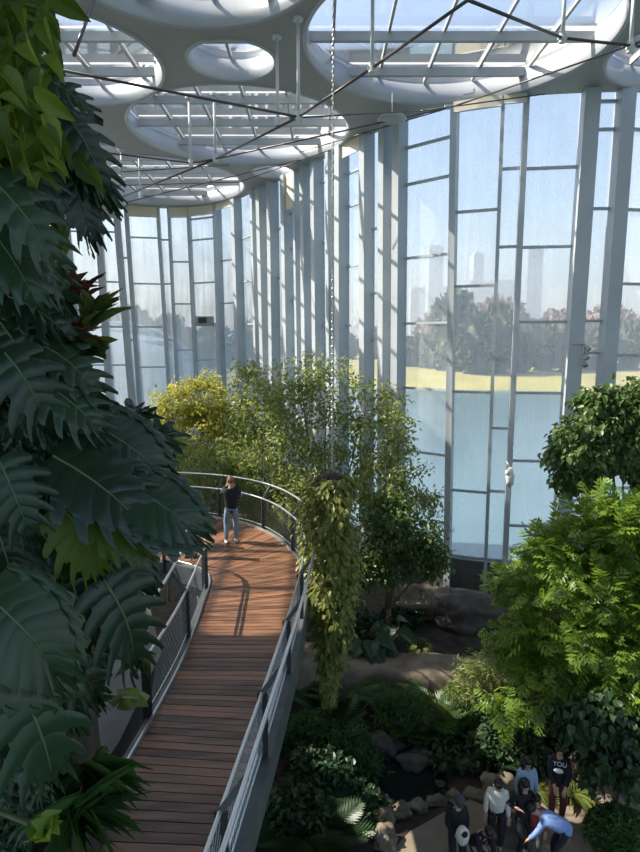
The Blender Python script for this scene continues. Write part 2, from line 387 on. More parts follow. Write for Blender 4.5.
for (nm, hx, hy, hr) in HOLES:  # one skylight per hole, the added sun openings included
    nwin += 1; root = empty('window_%d' % nwin, (hx, hy, CEIL), kind='structure')
    hh = .62 if hr > 2 else .6; n = 72
    b = MB(); b.lathe((hx, hy, CEIL), [(hr + .10, .03), (hr + .06, -.035), (hr, -.045), (hr - .035, .0), (hr - .04, hh), (hr + .06, hh)], n)
    b.build('rim', M['rim'], root, True)
    zt = CEIL + hh
    g = MB(); n = 48; g.add([(hx + hr * math.cos(2 * math.pi * k / n), hy + hr * math.sin(2 * math.pi * k / n), zt + .13) for k in range(n)], [tuple(range(n))])
    g.build('glass', M['roofglass'], root)
    g = MB(); g.lathe((hx, hy, 0), [(hr + .05, zt - .02), (hr + .05, zt + .16)], 48); g.build('upstand', M['rim'], root, True)
    k0 = math.ceil((hy - hr - 20.97) / 2.25)
    for k in range(k0, 99):
        y = 20.97 + 2.25 * k
        if y > hy + hr - .15: break
        hw = math.sqrt(max(hr * hr - (y - hy) ** 2, 0))
        if hw < .3: continue
        MB().box((hx, y, zt - .07), (2 * hw, .15, .26)).build('beam', M['beam'], root)
    k0 = math.ceil((hx - hr) / 1.62)
    bb = MB(); cnt = 0
    for k in range(k0, 99):
        x = 1.62 * k + .4
        if x > hx + hr - .15: break
        hw = math.sqrt(max(hr * hr - (x - hx) ** 2, 0))
        if hw < .3: continue
        MB().box((x, hy, zt + .07), (.08, 2 * hw, .09)).build('glazing_bar', M['beam'], root)

# ---- fins and mullions of the glass wall: (x,y at the top), (x,y lower down), width px, depth m
FINS = [((64, 203), (84, 390), 6, .5), ((98, 205), (110, 390), 6, .5), ((116, 206), (132, 390), 6, .5), ((126, 207), (140, 395), 4, .3), ((158, 207), (169, 375), 3, .3),
        ((169, 208), (177, 370), 2.5, .25), ((189, 208), (197, 370), 3, .25), ((219, 206), (224, 365), 4.5, .4), ((239, 206), (245, 377), 6, .5),
        ((257, 200), (261, 352), 4, .4), ((265, 197), (269, 352), 6, .5), ((276, 193), (278, 352), 6, .5), ((290, 185), (293, 352), 6, .5),
        ((300, 178), (303, 352), 4, .4), ((310, 172), (312, 352), 7, .5), ((321, 165), (323, 352), 7, .5), ((336, 155), (337, 352), 5, .5),
        ((346, 152), (346, 380), 8, .5), ((371, 143), (371, 380), 8, .5), ((390, 135), (389, 380), 7, .5), ((404, 127), (402, 380), 8, .5),
        ((456, 110), (449, 560), 6, .3), ((503, 103), (485, 580), 3.2, .18), ((526, 101), (505, 550), 5, .25),
        ((589, 94), (560, 513), 13, .45), ((623, 94), (593, 513), 12, .45), ((668, 95), (646, 513), 5, .25), ((700, 95), (676, 513), 4, .25)]
TRN = {1: [232, 282, 327, 365], 2: [258, 309, 340], 3: [238, 284, 327, 367], 4: [240, 284, 340], 5: [262, 304, 350], 6: [219, 240, 283, 324, 360], 7: [260, 303, 345], 8: [237, 281, 324, 365],
       0: [232, 282, 327, 365], 9: [225, 275, 330], 10: [210, 255, 320], 11: [228, 277, 325], 12: [213, 249, 300, 350], 13: [220, 273, 330], 14: [217, 299, 350], 15: [180, 241, 325], 16: [209, 267, 330],
       17: [170, 204, 265, 325, 388], 18: [228, 293, 340], 19: [225, 325, 370], 20: [142, 180, 256, 323, 389, 453], 21: [211, 286, 392, 491], 22: [169, 247, 359, 428, 491],
       23: [168, 247, 322, 393, 461, 526], 24: [102, 130, 209, 321, 353, 440, 500], 25: [130, 210, 284, 355, 420, 488], 26: [170, 250, 330, 430]}
ZB = 2.0
rows = []
for (a, b_, wpx, dep) in FINS:
    s1, z1 = hit(*a); s2, z2 = hit(*b_)
    k = (s2 - s1) / (z2 - CEIL) if abs(z2 - CEIL) > .5 else 0
    st = s1; sb = s1 + (ZB - CEIL) * k
    p, _ = wp(st); d = p.length
    rows.append([st, sb, wpx * d / FPX, dep])
# continue the same rhythm round the parts of the hall outside the picture
sL = rows[0][0]; x = sL - 1.6; extraL = []
while x > 1: extraL.insert(0, [x, x + .35, .16, .4]); x -= 1.6
sR = rows[-1][0]; x = sR + 1.7; extraR = []
while x < WS[-1] - 1: extraR.append([x, x - .4, .2, .4]); x += 1.9
nL = len(extraL); ALL = extraL + rows + extraR
for i, (st, sb, wd, dep) in enumerate(ALL):
    pt, nt_ = wp(st); pb, nb = wp(sb)
    T = Vector((-nt_.y, nt_.x)) * (wd / 2); b = MB()
    inn = min(dep, .5)
    V = []
    for (p, n_, z) in ((pb, nb, -.2), (pt, nt_, CEIL)):
        tt = Vector((-n_.y, n_.x)) * (wd / 2)
        for q, o_ in ((-1, -.06), (1, -.06), (1, inn), (-1, inn)):
            c = p + tt * q + n_ * o_; V.append((c.x, c.y, z))
    b.add(V, [(3, 2, 1, 0), (4, 5, 6, 7), (0, 1, 5, 4), (1, 2, 6, 5), (2, 3, 7, 6), (3, 0, 4, 7)])
    if inn > .4 and i >= nL:       # flange plate on the room edge
        pass
    b.build('trim_%d' % (i + 1), M['steel'], kind='structure')
def bay_point(i, f, z, off=0):
    a, b = ALL[i], ALL[i + 1]; t = (z - ZB) / (CEIL - ZB)
    s = (a[1] + (a[0] - a[1]) * t) * (1 - f) + (b[1] + (b[0] - b[1]) * t) * f
    p, n_ = wp(s, off); return Vector((p.x, p.y, z))
for i in range(len(ALL) - 1):
    j = i - nL; nwin += 1
    c = bay_point(i, .5, ZB); root = empty('window_%d' % nwin, c, kind='structure')
    g = MB(); nf = 3; nz_ = 6; V = []; F = []
    for zz in range(nz_ + 1):
        for f in range(nf + 1): V.append(bay_point(i, f / nf, ZB + (CEIL - ZB) * zz / nz_))
    for zz in range(nz_):
        for f in range(nf): a = zz * (nf + 1) + f; F.append((a, a + 1, a + nf + 2, a + nf + 1))
    o = g.add(V, F)
    fog = j < 12
    me = g.build('glass', M['glassfog' if fog else 'glass'], root)
    pys = TRN.get(j)
    if pys:
        zs = []
        for py in pys:
            cx = (FINS[j][0][0] + FINS[j + 1][0][0]) / 2; xb = (FINS[j][1][0] + FINS[j + 1][1][0]) / 2
            yb = (FINS[j][1][1] + FINS[j + 1][1][1]) / 2; yt = FINS[j][0][1]
            pxx = cx + (xb - cx) * (py - yt) / (yb - yt); zs.append(hit(pxx, py)[1])
    else: zs = [4.2 + (i % 2) * 1.5, 8 + (i % 2) * 1.4, 12 + (i % 3), 16]
    if len(zs) < 4: zs += [z for z in (3.5, 6.3) if z < min(zs) - 1.2]
    for z in zs:
        if z < 1.3: continue
        b = MB(); b.beam(bay_point(i, 0, z, .06), bay_point(i, 1, z, .06), .12, .09); b.build('transom', M['steel'], root)
    # low solid panel under the glass
    b = MB(); b.beam(bay_point(i, 0, ZB + .1, .02), bay_point(i, 1, ZB + .1, .02), .1, .12)
    b.build('sill', M['steel'], root)
b = MB()
for i in range(len(WC) - 1):
    p, q = WC[i], WC[i + 1]; b.beam((p.x, p.y, .95), (q.x, q.y, .95), .16, 2.1)
b.build('wall_plinth', M['fascia'], kind='structure')
# blinds rolled up under the ceiling
for (j, dz, lab) in [(0, .75, 'cream roller blind at the far left end of the back glass wall'), (1, .75, 'cream roller blind just right of the widest left wall fin'), (3, .6, 'cream roller blind above the tall pane left of the grey box bay'),
                (5, .6, 'narrow cream roller blind second right of the tall fogged pane'), (6, .55, 'cream roller blind above the bay that carries the grey box'), (7, .4, 'cream roller blind just right of the grey box bay'), (12, 1.7, 'long narrow cream blind pulled low between close white fins'),
                (17, .55, 'cream blind at the ceiling where the glass wall turns to face the bridge'), (21, .35, 'cream blind at the top of the wide bay facing the bridge'), (22, .3, 'narrow cream blind at the top of the slim bay facing the bridge')]:
    i = j + nL; r0 = empty('roller_blind', bay_point(i, .5, CEIL - dz, .3), label=lab, cat='blind')
    V = [bay_point(i, .02, CEIL - .01, .34), bay_point(i, .5, CEIL - .01, .34), bay_point(i, .98, CEIL - .01, .34), bay_point(i, .98, CEIL - dz, .34), bay_point(i, .5, CEIL - dz, .34), bay_point(i, .02, CEIL - dz, .34)]
    b = MB(); V2 = [bay_point(i, f, z, .37) for f, z in ((.02, CEIL - .01), (.5, CEIL - .01), (.98, CEIL - .01), (.98, CEIL - dz), (.5, CEIL - dz), (.02, CEIL - dz))]
    b.add(V + V2, [(0, 1, 4, 5), (1, 2, 3, 4), (11, 10, 7, 6), (10, 9, 8, 7)] + [(k, (k + 1) % 6, (k + 1) % 6 + 6, k + 6) for k in range(6)]); b.build('cloth', M['blind'], r0)
    b = MB(); b.tube([bay_point(i, .02, CEIL - dz, .355), bay_point(i, .98, CEIL - dz, .355)], .03, 8); b.build('bottom_bar', M['strut'], r0)
# ---- tension truss
tr = empty('ceiling_truss', (0, 18, 16), label='steel tension truss of dark tie rods and white hanging struts under the ceiling', cat='truss')
def strut(px, pt, pb, r=.045):
    top = atz(px, pt, CEIL); bot = aty(px, pb, top.y); bot.x = top.x
    b = MB(); b.tube([top, bot], r, 10); s = b.build('strut', M['strut'], tr, True)
    b = MB(); b.tube([top, top - Vector((0, 0, .06))], r * 3, 12); b.build('ceiling_plate', M['strut'], s); b = MB(); b.tube([bot + Vector((0, 0, .12)), bot - Vector((0, 0, .1))], r * 1.8, 10); b.box(bot, (.2, .1, .06)); b.build('fitting', M['strut'], s)
    return bot
S = {}
for k, a in {'a': (277, 36, 122), 'b': (298, 18, 117), 'c': (189, 97, 163), 'd': (214, 94, 159), 'e': (121, 149, 203), 'f': (139, 155, 196), 'g': (373, -25, 68), 'h': (566, -30, 38), 'i': (635, -20, 48)}.items(): S[k] = strut(*a)
zn = S['b'].z
def nod(px, py, z=None): return atz(px, py, zn if z is None else z)
def rod(a, b_, r=.035):
    b = MB(); b.tube([a, b_], r, 8); b.build('tie_rod', M['rod'], tr, True)
n1 = S['b']
rod(nod(95, -3, CEIL - .1), nod(74, 55, CEIL - 2.5), .04)
rod(nod(40, 66), n1); rod(S['g'], n1); rod(nod(468, 0, S['g'].z + .2), S['g']); rod(n1, S['d']); rod(S['d'], nod(115, 200, S['d'].z))
rod(nod(468, 0, S['g'].z + .2), S['h']); rod(S['h'], nod(720, 55, S['h'].z)); 
rod(nod(60, 147, 16.3), S['c'], .03); rod(S['c'], S['d'], .03); rod(S['d'], aty(452, 107, 21.3), .028); rod(aty(452, 107, 21.3), aty(640, 42, 16.5), .028)
rod(aty(290, 118, 17), aty(420, 111, 20.5), .022); rod(aty(420, 111, 20.5), aty(545, 94, 21.0), .022); rod(aty(300, 152, 24), aty(452, 107, 21.3), .022)
rod(aty(100, 186, 27), aty(240, 182, 30), .022); rod(aty(240, 182, 30), aty(330, 150, 26.8), .022); rod(aty(90, 200, 33), S['e'], .022); rod(S['e'], aty(300, 160, 26), .022); rod(aty(120, 172, 26), aty(230, 165, 27), .02)
MB().beam(aty(449, 107, 21.3) - Vector((.15, 0, 0)), aty(449, 107, 21.3) + Vector((.15, 0, 0)), .12, .12).build('cable_clamp', M['strut'], tr)
b = MB(); p = aty(474, 93, 20.9); b.tube([p, Vector((p.x, p.y, CEIL))], .03, 8); b.tube([p, p + Vector((-.35, 0, -.05))], .03, 8); b.build('anchor_bracket', M['strut'], tr)

# small fittings on the wall
p = aty(392, 119, 21.2); r0 = empty('disc_lamp', p, label='flat white disc lamp under the ceiling where the glass wall turns', cat='lamp')
b = MB(); b.lathe(p, [(0.001, -.07), (.4, -.06), (.5, 0), (.45, .05), (.001, .07)], 28); b.build('shade', M['rim'], r0, True); b = MB(); b.tube([p, (p.x, p.y, CEIL)], .02, 8); b.build('hanger', M['strut'], r0)
s_, z_ = hit(210, 321); pp, nn = wp(s_, .45); r0 = empty('wall_unit', (pp.x, pp.y, z_), label='small grey box with a dark screen fixed on the far glass wall', cat='box')
b = MB(); b.box((pp.x, pp.y, z_), (1.05, .4, .52)); b.build('housing', M['plastic'], r0); b = MB(); b.box((pp.x + -.12, pp.y - .21, z_ + .02), (.5, .03, .34)); b.build('screen', M['black'], r0)
b = MB(); b.box((pp.x, pp.y + .1, z_ - .3), (1.6, .5, .06)); b.build('shelf', M['steel'], r0)
q = aty(585, 346, 20.7); r0 = empty('wall_spotlight', q, label='small dark spotlight cluster on an arm between the two widest right fins', cat='lamp')
b = MB(); b.tube([q + Vector((-.45, .1, .05)), q + Vector((0, 0, .05))], .025, 6); b.build('arm', M['plastic'], r0)
for k, dz in enumerate((0, -.3, -.55)): b = MB(); b.tube([q + Vector((0, 0, dz + .02)), q + Vector((.1 - .05 * k, -.12, dz - .14))], [.05, .1], 10); b.build('lamp_head', M['plastic'], r0)
b = MB(); b.tube([q + Vector((0, 0, .06)), q + Vector((0, 0, -.6))], .015, 6); b.build('cord', M['black'], r0)
q = aty(510, 478, 21.0); b = MB(); b.ball(q, (.16, .12, .38), 14, 10, fn=lambda d: 1 + .12 * math.sin(9 * d.z)); b.tube([q + Vector((0, 0, .35)), q + Vector((-.12, .1, .6))], .02, 6); b.ball(q + Vector((-.1, -.02, .2)), (.1, .09, .12), 10, 6)
o = b.build('hanging_ornament', M['white'], None, True); tag(o, 'white cocoon shaped ornament hanging on a thin mullion of the glass wall', 'ornament')

# ================================================================ GROUND
def gz(x, y):
    z = 0.0
    t = min(max((y - 13.5) / 5.5, 0), 1); z += .75 * t * t * (3 - 2 * t)
    z -= .55 * math.exp(-((x - 1.6) / 1.6) ** 2 - ((y - 13.0) / 1.0) ** 2)
    return z
def inside(x, y):
    P_ = [(p.x, p.y) for p in WC] + [(17, -6), (0, -8), (-23, -6)]; c = False; j = len(P_) - 1
    for i in range(len(P_)):
        (xi, yi), (xj, yj) = P_[i], P_[j]
        if (yi > y) != (yj > y) and x < (xj - xi) * (y - yi) / (yj - yi) + xi: c = not c
        j = i
    return c
X = np.linspace(-30, 26, 190); Y = np.linspace(-4, 39, 150); V = []; F = []
for y in Y:
    for x in X: V.append((x, y, gz(x, y) + .04 * math.sin(x * 3.1 + y * 1.7) * (y > 13)))
for j in range(len(Y) - 1):
    for i in range(len(X) - 1):
        a = j * len(X) + i
        if all(inside(X[i + di], Y[j + dj]) for di in (0, 1) for dj in (0, 1)): F.append((a, a + 1, a + len(X) + 1, a + len(X)))
mesh_obj('floor', np.array(V), F, M['soil'], None, True, kind='structure')
# paved visitor path
pts = [(1.2, 8.0), (1.0, 10.2), (1.9, 11.2), (3.2, 12.0), (4.6, 12.6), (6.5, 13.0), (8.5, 13.6), (12, 14.2), (13, 12), (13, 8)]
b = MB(); n = len(pts); b.add([(x, y, .035) for x, y in pts] + [(x, y, -.1) for x, y in pts], [tuple(range(n))[::-1]] + [(i, (i + 1) % n, (i + 1) % n + n, i + n) for i in range(n)])
tag(b.build('visitor_path', M['path']), kind='structure')
b = MB(); n = 28; V = [(1.6 + 1.9 * math.cos(2 * math.pi * k / n) * (1 + .1 * math.sin(3 * k)), 13.0 + .75 * math.sin(2 * math.pi * k / n), -.22) for k in range(n)]
b.add(V, [tuple(range(n))]); tag(b.build('stream', M['pond']), 'dark still stream below the ferns and boulders', 'water')

# outside
b = MB(); b.add([(-400, 24, -2.0), (500, 24, -2.0), (500, 168, -2.0), (-400, 168, -2.0), (-400, -200, -2.0), (500, -200, -2.0), (500, 24, -2), (-400, 24, -2)], [(0, 1, 2, 3), (4, 5, 6, 7)])
b.build('lake', M['lake'], None, kind='structure')
b = MB(); V = []; F = []; nx = 40
for j, (y, z) in enumerate([(158, -2.6), (166, -1.2), (200, .3), (290, 3.0), (600, 6), (1500, 8)]):
    for i in range(nx): x = -500 + 1100 * i / (nx - 1); V.append((x, y + 5 * math.sin(i * .8), z + .5 * math.sin(i * 1.3 + j)))
for j in range(5):
    for i in range(nx - 1): a = j * nx + i; F.append((a, a + 1, a + nx + 1, a + nx))
b.add(V, F); b.build('far_bank', M['bank'], None, True, kind='structure')
def lump(amp=.16, seed=0):
    rr = random.Random(seed); ph = [(Vector((rr.uniform(-1, 1), rr.uniform(-1, 1), rr.uniform(-1, 1))) * f, rr.uniform(0, 6), a) for f, a in ((2.5, 1), (4, .8), (7, .5), (11, .3), (17, .22)) for _ in range(2)]
    return lambda d: 1 + amp * sum(a * math.sin(q.dot(d) + p) for q, p, a in ph)
k = 0
for (px, top, yy, wpx, red) in [(455, 300, 215, 30, 0), (478, 318, 200, 26, 0), (500, 312, 205, 24, 0), (430, 335, 230, 26, 0), (522, 335, 210, 20, 0), (545, 328, 220, 30, 0), (410, 340, 240, 24, 0), (566, 340, 215, 22, 0), (595, 332, 225, 28, 0), (625, 325, 230, 30, 0),
                           (440, 316, 330, 36, 1), (500, 305, 340, 44, 1), (560, 316, 330, 40, 1), (610, 312, 330, 40, 1), (380, 330, 300, 30, 1), (340, 335, 300, 30, 0), (655, 318, 260, 30, 0), (300, 335, 280, 30, 0), (255, 325, 260, 34, 0), (215, 330, 240, 34, 0), (170, 322, 220, 34, 0), (130, 315, 220, 36, 0), (90, 318, 220, 36, 0)]:
    t = aty(px, top, yy); rad = wpx * yy / FPX * .55; base = 1.0; H = t.z - base
    o = empty('far_tree', (t.x, yy, base), label='hazy reddish brown tree mass on the skyline beyond the lake' if red else 'hazy green tree on the far shore of the lake', cat='tree', group='far reddish trees' if red else 'far shore green trees')
    b = MB(); b.ball((t.x, yy, base + H * .55), (rad, rad, H * .47), 22, 16, fn=lump(.12, k)); b.build('crown', M['farleafred' if red else 'farleaf'], o, True)
    nl = 420; dd = rdir(nl); Pq = np.array([t.x, yy, base + H * .55]) + dd * np.array([rad, rad, H * .47]) * (.9 + .25 * RNG.random((nl, 1)))
    vq, fq, aq = scatter(T_OVATE, Pq, dd + rdir(nl) * .8, rdir(nl), np.full(nl, H * .16)); mesh_obj('foliage', vq, fq, M['farleafred' if red else 'farleaf'], o, False, aq)
    b = MB(); b.tube([(t.x, yy, base - .5), (t.x, yy, base + H * .3)], rad * .08, 6); b.build('trunk', M['bark'], o); k += 1
for (x0, x1, top, yy, mm, lab) in [(428, 442, 248, 900, 'towerdark', 'dark grey city tower far beyond the lake, the taller one'), (472, 482, 255, 900, 'tower', 'pale slim city tower far beyond the lake'), (526, 541, 248, 950, 'towerdark', 'bluish city tower seen through the bay left of the wide fin'), (410, 468, 288, 1000, 'tower', 'long low pale city block beyond the lake, left of the dark tower'), (480, 520, 282, 1000, 'tower', 'low pale city block beyond the lake between two slim mullions')]:
    a = aty(x0, top, yy); c = aty(x1, top, yy); o = empty('city_building', ((a.x + c.x) / 2, yy, 5), label=lab, cat='building'); H = a.z - 5
    b = MB(); b.box(((a.x + c.x) / 2, yy, 5 + H / 2), (c.x - a.x, 25, H)); b.build('wall', M[mm], o)
    b = MB(); b.box(((a.x + c.x) / 2, yy, 5 + H + 1.5), ((c.x - a.x) * .6, 15, 3)); b.build('roof', M[mm], o)
# lattice dome outside, left
b = MB(); cx, cy, r0 = -27, 78, 15
for i in range(11):
    t = math.pi * i / 10
    b.tube([(cx + r0 * math.cos(t) * math.cos(q) , cy + r0 * math.sin(t) * math.cos(q) * .8, r0 * 1.0 * math.sin(q) - 2) for q in [math.pi / 2 * s / 8 for s in range(9)]], .35, 5)
for s in range(1, 8):
    q = math.pi / 2 * s / 8; b.tube([(cx + r0 * math.cos(2 * math.pi * i / 24) * math.cos(q), cy + .8 * r0 * math.sin(2 * math.pi * i / 24) * math.cos(q), r0 * math.sin(q) - 2) for i in range(25)], .25, 5)
o = empty('glass_dome', (cx, cy, -2), label='white ribbed glass dome outside, seen faintly through the left wall', cat='dome'); b.build('rib', M['steel'], o)
b = MB(); b.lathe((cx, cy, -2), [(r0 * .98 * math.cos(q), r0 * .98 * math.sin(q)) for q in [math.pi / 2 * s / 10 for s in range(11)]], 32); b.build('skin', M['tower'], o, True)

# morning mist lying over the lake
mm, nn = mk('lake_mist'); vo = nn.nodes.new('ShaderNodeVolumeScatter'); vo.inputs['Density'].default_value = .0012; vo.inputs['Color'].default_value = (.86, .92, 1, 1); vo.inputs['Anisotropy'].default_value = .2
oo = nn.nodes.new('ShaderNodeOutputMaterial'); nn.links.new(vo.outputs[0], oo.inputs['Volume'])
b = MB(); b.box((50, 580, 55), (1500, 1040, 120)); o = b.build('mist', mm); tag(o, 'pale mist hanging over the lake and the far shore', 'mist', kind='stuff')

# ================================================================ BRIDGE
ZD = 5.05
RE = [(-1.22, 3.0), (-1.04, 4.5), (-.90, 5.8), (-.73, 7.35), (-.57, 9.0), (-.46, 10.4), (-.41, 11.7), (-.41, 12.7), (-.53, 13.7), (-.83, 14.6), (-1.31, 15.6), (-2.02, 16.5), (-2.85, 17.1), (-3.7, 17.45), (-5, 17.65), (-6.6, 17.5), (-8.5, 16.9)]
LE = [(-2.8, 3.0), (-2.62, 4.5), (-2.47, 5.9), (-2.34, 7.5), (-2.27, 9.0), (-2.30, 10.4), (-2.34, 11.2), (-2.37, 11.9), (-2.42, 12.4), (-2.57, 12.85), (-2.84, 13.15), (-3.2, 13.38), (-3.7, 13.6), (-4.3, 13.62), (-5.0, 13.5), (-6.3, 13.3), (-7.4, 12.9)]
rc = catmull(RE, 12); lc = catmull(LE, 12)
def resample(P, n):
    S_ = [0]
    for i in range(1, len(P)): S_.append(S_[-1] + (P[i] - P[i - 1]).length)
    out = []; j = 0
    for k in range(n + 1):
        s = S_[-1] * k / n
        while j < len(S_) - 2 and S_[j + 1] < s: j += 1
        t = (s - S_[j]) / max(S_[j + 1] - S_[j], 1e-9); out.append(P[j].lerp(P[j + 1], min(t, 1)))
    return out
br = empty('footbridge', (-1.4, 9, ZD), label='curved elevated timber footbridge with brown deck boards', cat='bridge')
b = MB(); d = MB(); N = len(rc)
# parametric boards: subdivide each matched span so boards are about 0.14 m wide at the outside
acc = []
for i in range(N - 1):
    ln = max((rc[i + 1] - rc[i]).length, .01); m = max(1, int(round(ln / .14)))
    for q in range(m): acc.append((i + q / m, i + (q + 1) / m))
def at(P, t): i = min(int(t), len(P) - 2); return P[i].lerp(P[i + 1], t - i)
rr = random.Random(3)
span = [(acc[k][0], acc[k][1]) for k in range(len(acc))]
# merge tiny spans so that every board is 0.12-0.16 m wide
boards = []; t0 = 0.0; tcur = 0.0
while tcur < N - 1:
    t1 = tcur
    while t1 < N - 1 and (at(rc, t1) - at(rc, tcur)).length < .135: t1 += .05
    t1 = min(t1, N - 1); boards.append((tcur, t1)); tcur = t1
for (ta, tb) in boards:
    g = .05 * (tb - ta); a, bb_, c, e = at(lc, ta + g), at(rc, ta + g), at(rc, tb - g), at(lc, tb - g)
    z = ZD + rr.uniform(-.002, .002)
    V = [(p.x, p.y, z) for p in (a, bb_, c, e)] + [(p.x, p.y, z - .035) for p in (a, bb_, c, e)]
    b.add(V, [(0, 1, 2, 3), (7, 6, 5, 4), (0, 4, 5, 1), (1, 5, 6, 2), (2, 6, 7, 3), (3, 7, 4, 0)], rr.random())
b.build('decking', M['wood'], br)
def normal2(P, i):
    d_ = (P[min(i + 1, len(P) - 1)] - P[max(i - 1, 0)]).normalized(); return Vector((d_.y, -d_.x))
def ribbon(P, side, offs, name, m, parent, i0=0, i1=None, smooth=False):
    # closed section swept along an edge: offs = [(outward, z)]
    i1 = len(P) if i1 is None else i1; V = []; F = []; k = len(offs)
    for i in range(i0, i1):
        n_ = normal2(P, i) * side
        for (o_, z) in offs: c = P[i] + n_ * o_; V.append((c.x, c.y, z))
    for i in range(i1 - i0 - 1):
        for q in range(k): F.append((i * k + q, i * k + (q + 1) % k, (i + 1) * k + (q + 1) % k, (i + 1) * k + q))
    F += [tuple(range(k)), tuple((i1 - i0 - 1) * k + q for q in range(k))[::-1]]
    b = MB(); b.add(V, F); return b.build(name, m, parent, smooth)
def beamsec(o0, o1, z0, z1): return [(o0, z0), (o1, z0), (o1, z1), (o0, z1)]
for P, sd_ in ((rc, 1), (lc, -1)):
    ribbon(P, sd_, beamsec(.01, .17 if sd_ > 0 else .09, ZD - .42, ZD + .01), 'side_beam', M['fascia'], br)
    ribbon(P, sd_, beamsec(-.015, .012, ZD - .05, ZD + .05), 'curb', M['rail'], br)
# under-deck plate and columns
V = []; F = []
for i in range(N): V += [(lc[i].x, lc[i].y, ZD - .3), (rc[i].x, rc[i].y, ZD - .3)]
for i in range(N - 1): F.append((2 * i, 2 * i + 1, 2 * i + 3, 2 * i + 2))
b = MB(); b.add(V, F); b.build('soffit', M['fascia'], br)
for (x, y) in ((-1.5, 7.5), (-1.4, 12), (-3.0, 15.2), (-6.3, 15.5)):
    b = MB(); b.tube([(x, y, gz(x, y) - .1), (x, y, ZD - .3)], .16, 14); b.build('column', M['fascia'], br, True)
H1, H2, OF = .88, 1.24, .25
def railing(P, side, i0, i1, name_label, every):
    r = empty('bridge_railing', (P[i0].x, P[i0].y, ZD), label=name_label, cat='railing')
    def pt(i, o_, z): n_ = normal2(P, i) * side; c = P[i] + n_ * o_; return Vector((c.x, c.y, z))
    idx = list(range(i0, i1))
    b = MB(); b.tube([pt(i, .07 + OF, ZD + H2) for i in idx], .026, 8); b.build('handrail', M['rail'], r, True)
    b = MB(); b.tube([pt(i, .07, ZD + H1) for i in idx], .024, 8); b.build('lower_rail', M['rail'], r, True)
    b = MB(); b.tube([pt(i, .07, ZD + .1) for i in idx], .010, 6); b.build('bottom_wire', M['rail'], r, True)
    L = 0; nxt = 0
    for i in idx:
        if i > i0: L += (P[i] - P[i - 1]).length
        if L >= nxt:
            nxt += every; n3 = normal2(P, i); T = Vector((-n3.y, n3.x, 0))
            b = MB(); a0, a1, a2 = pt(i, .07, ZD - .25), pt(i, .075, ZD + H1), pt(i, .07 + OF, ZD + H2)
            b.beam(a0, a1, .13, .03, up=T); q = b.build('post', M['post'], r)
            b = MB(); b.beam(a1, a2, .065, .025, up=T); b.build('bracket', M['fascia'], q)
            b = MB(); mid_ = (a1 + a2) / 2
    # diamond wire net
    b = MB(); S_ = [0]
    for k in range(1, len(idx)): S_.append(S_[-1] + (P[idx[k]] - P[idx[k - 1]]).length)
    def ps(s, z):
        s = min(max(s, 0), S_[-1]); j = 0
        lo, hi = 0, len(S_) - 2
        while lo < hi:
            m_ = (lo + hi + 1) // 2
            if S_[m_] <= s: lo = m_
            else: hi = m_ - 1
        j = lo; t = (s - S_[j]) / (S_[j + 1] - S_[j]); return pt(idx[j], .07, z).lerp(pt(idx[j + 1], .07, z), t)
    hgt = H1 - .1; s = -hgt
    while s < S_[-1]:
        for dr in (1, -1):
            s0, s1 = (s, s + hgt * .75) if dr > 0 else (s + hgt * .75, s)
            if s < 0 or s + hgt * .75 > S_[-1]: continue
            q = [ps(s0 + (s1 - s0) * t, ZD + .1 + hgt * t) for t in (0, .5, 1)]; b.tube(q, .0020, 3, cap=False)
        s += .11
    b.build('wire_net', M['chain'], r); return r
def idx_at(P, y): return min(range(len(P)), key=lambda i: abs(P[i].y - y) + (10 if i > len(P) * .55 else 0))
railing(rc, 1, 0, len(rc), 'long outer railing along the right side and far curve of the footbridge', 1.9)
railing(lc, -1, idx_at(lc, 7.6), len(lc), 'inner railing curling round the left side of the footbridge', 2.2)
# ledge of the planted hill beside the deck
pts = [(-2.52, 4.0), (-2.52, 6.2), (-2.40, 7.3), (-2.45, 9.6), (-3.2, 11.5), (-5, 12.3), (-9, 11.5), (-9, 2), (-2.85, 2)]
n = len(pts); b = MB(); b.add([(x - .30, y, 4.92) for x, y in pts] + [(x - .30, y, -.2) for x, y in pts], [tuple(range(n)), tuple(range(n, 2 * n))[::-1]] + [(i, i + n, (i + 1) % n + n, (i + 1) % n) for i in range(n)])
tag(b.build('planter_ledge', M['concrete']), 'grey concrete ledge of the planted hill beside the deck', 'ledge')

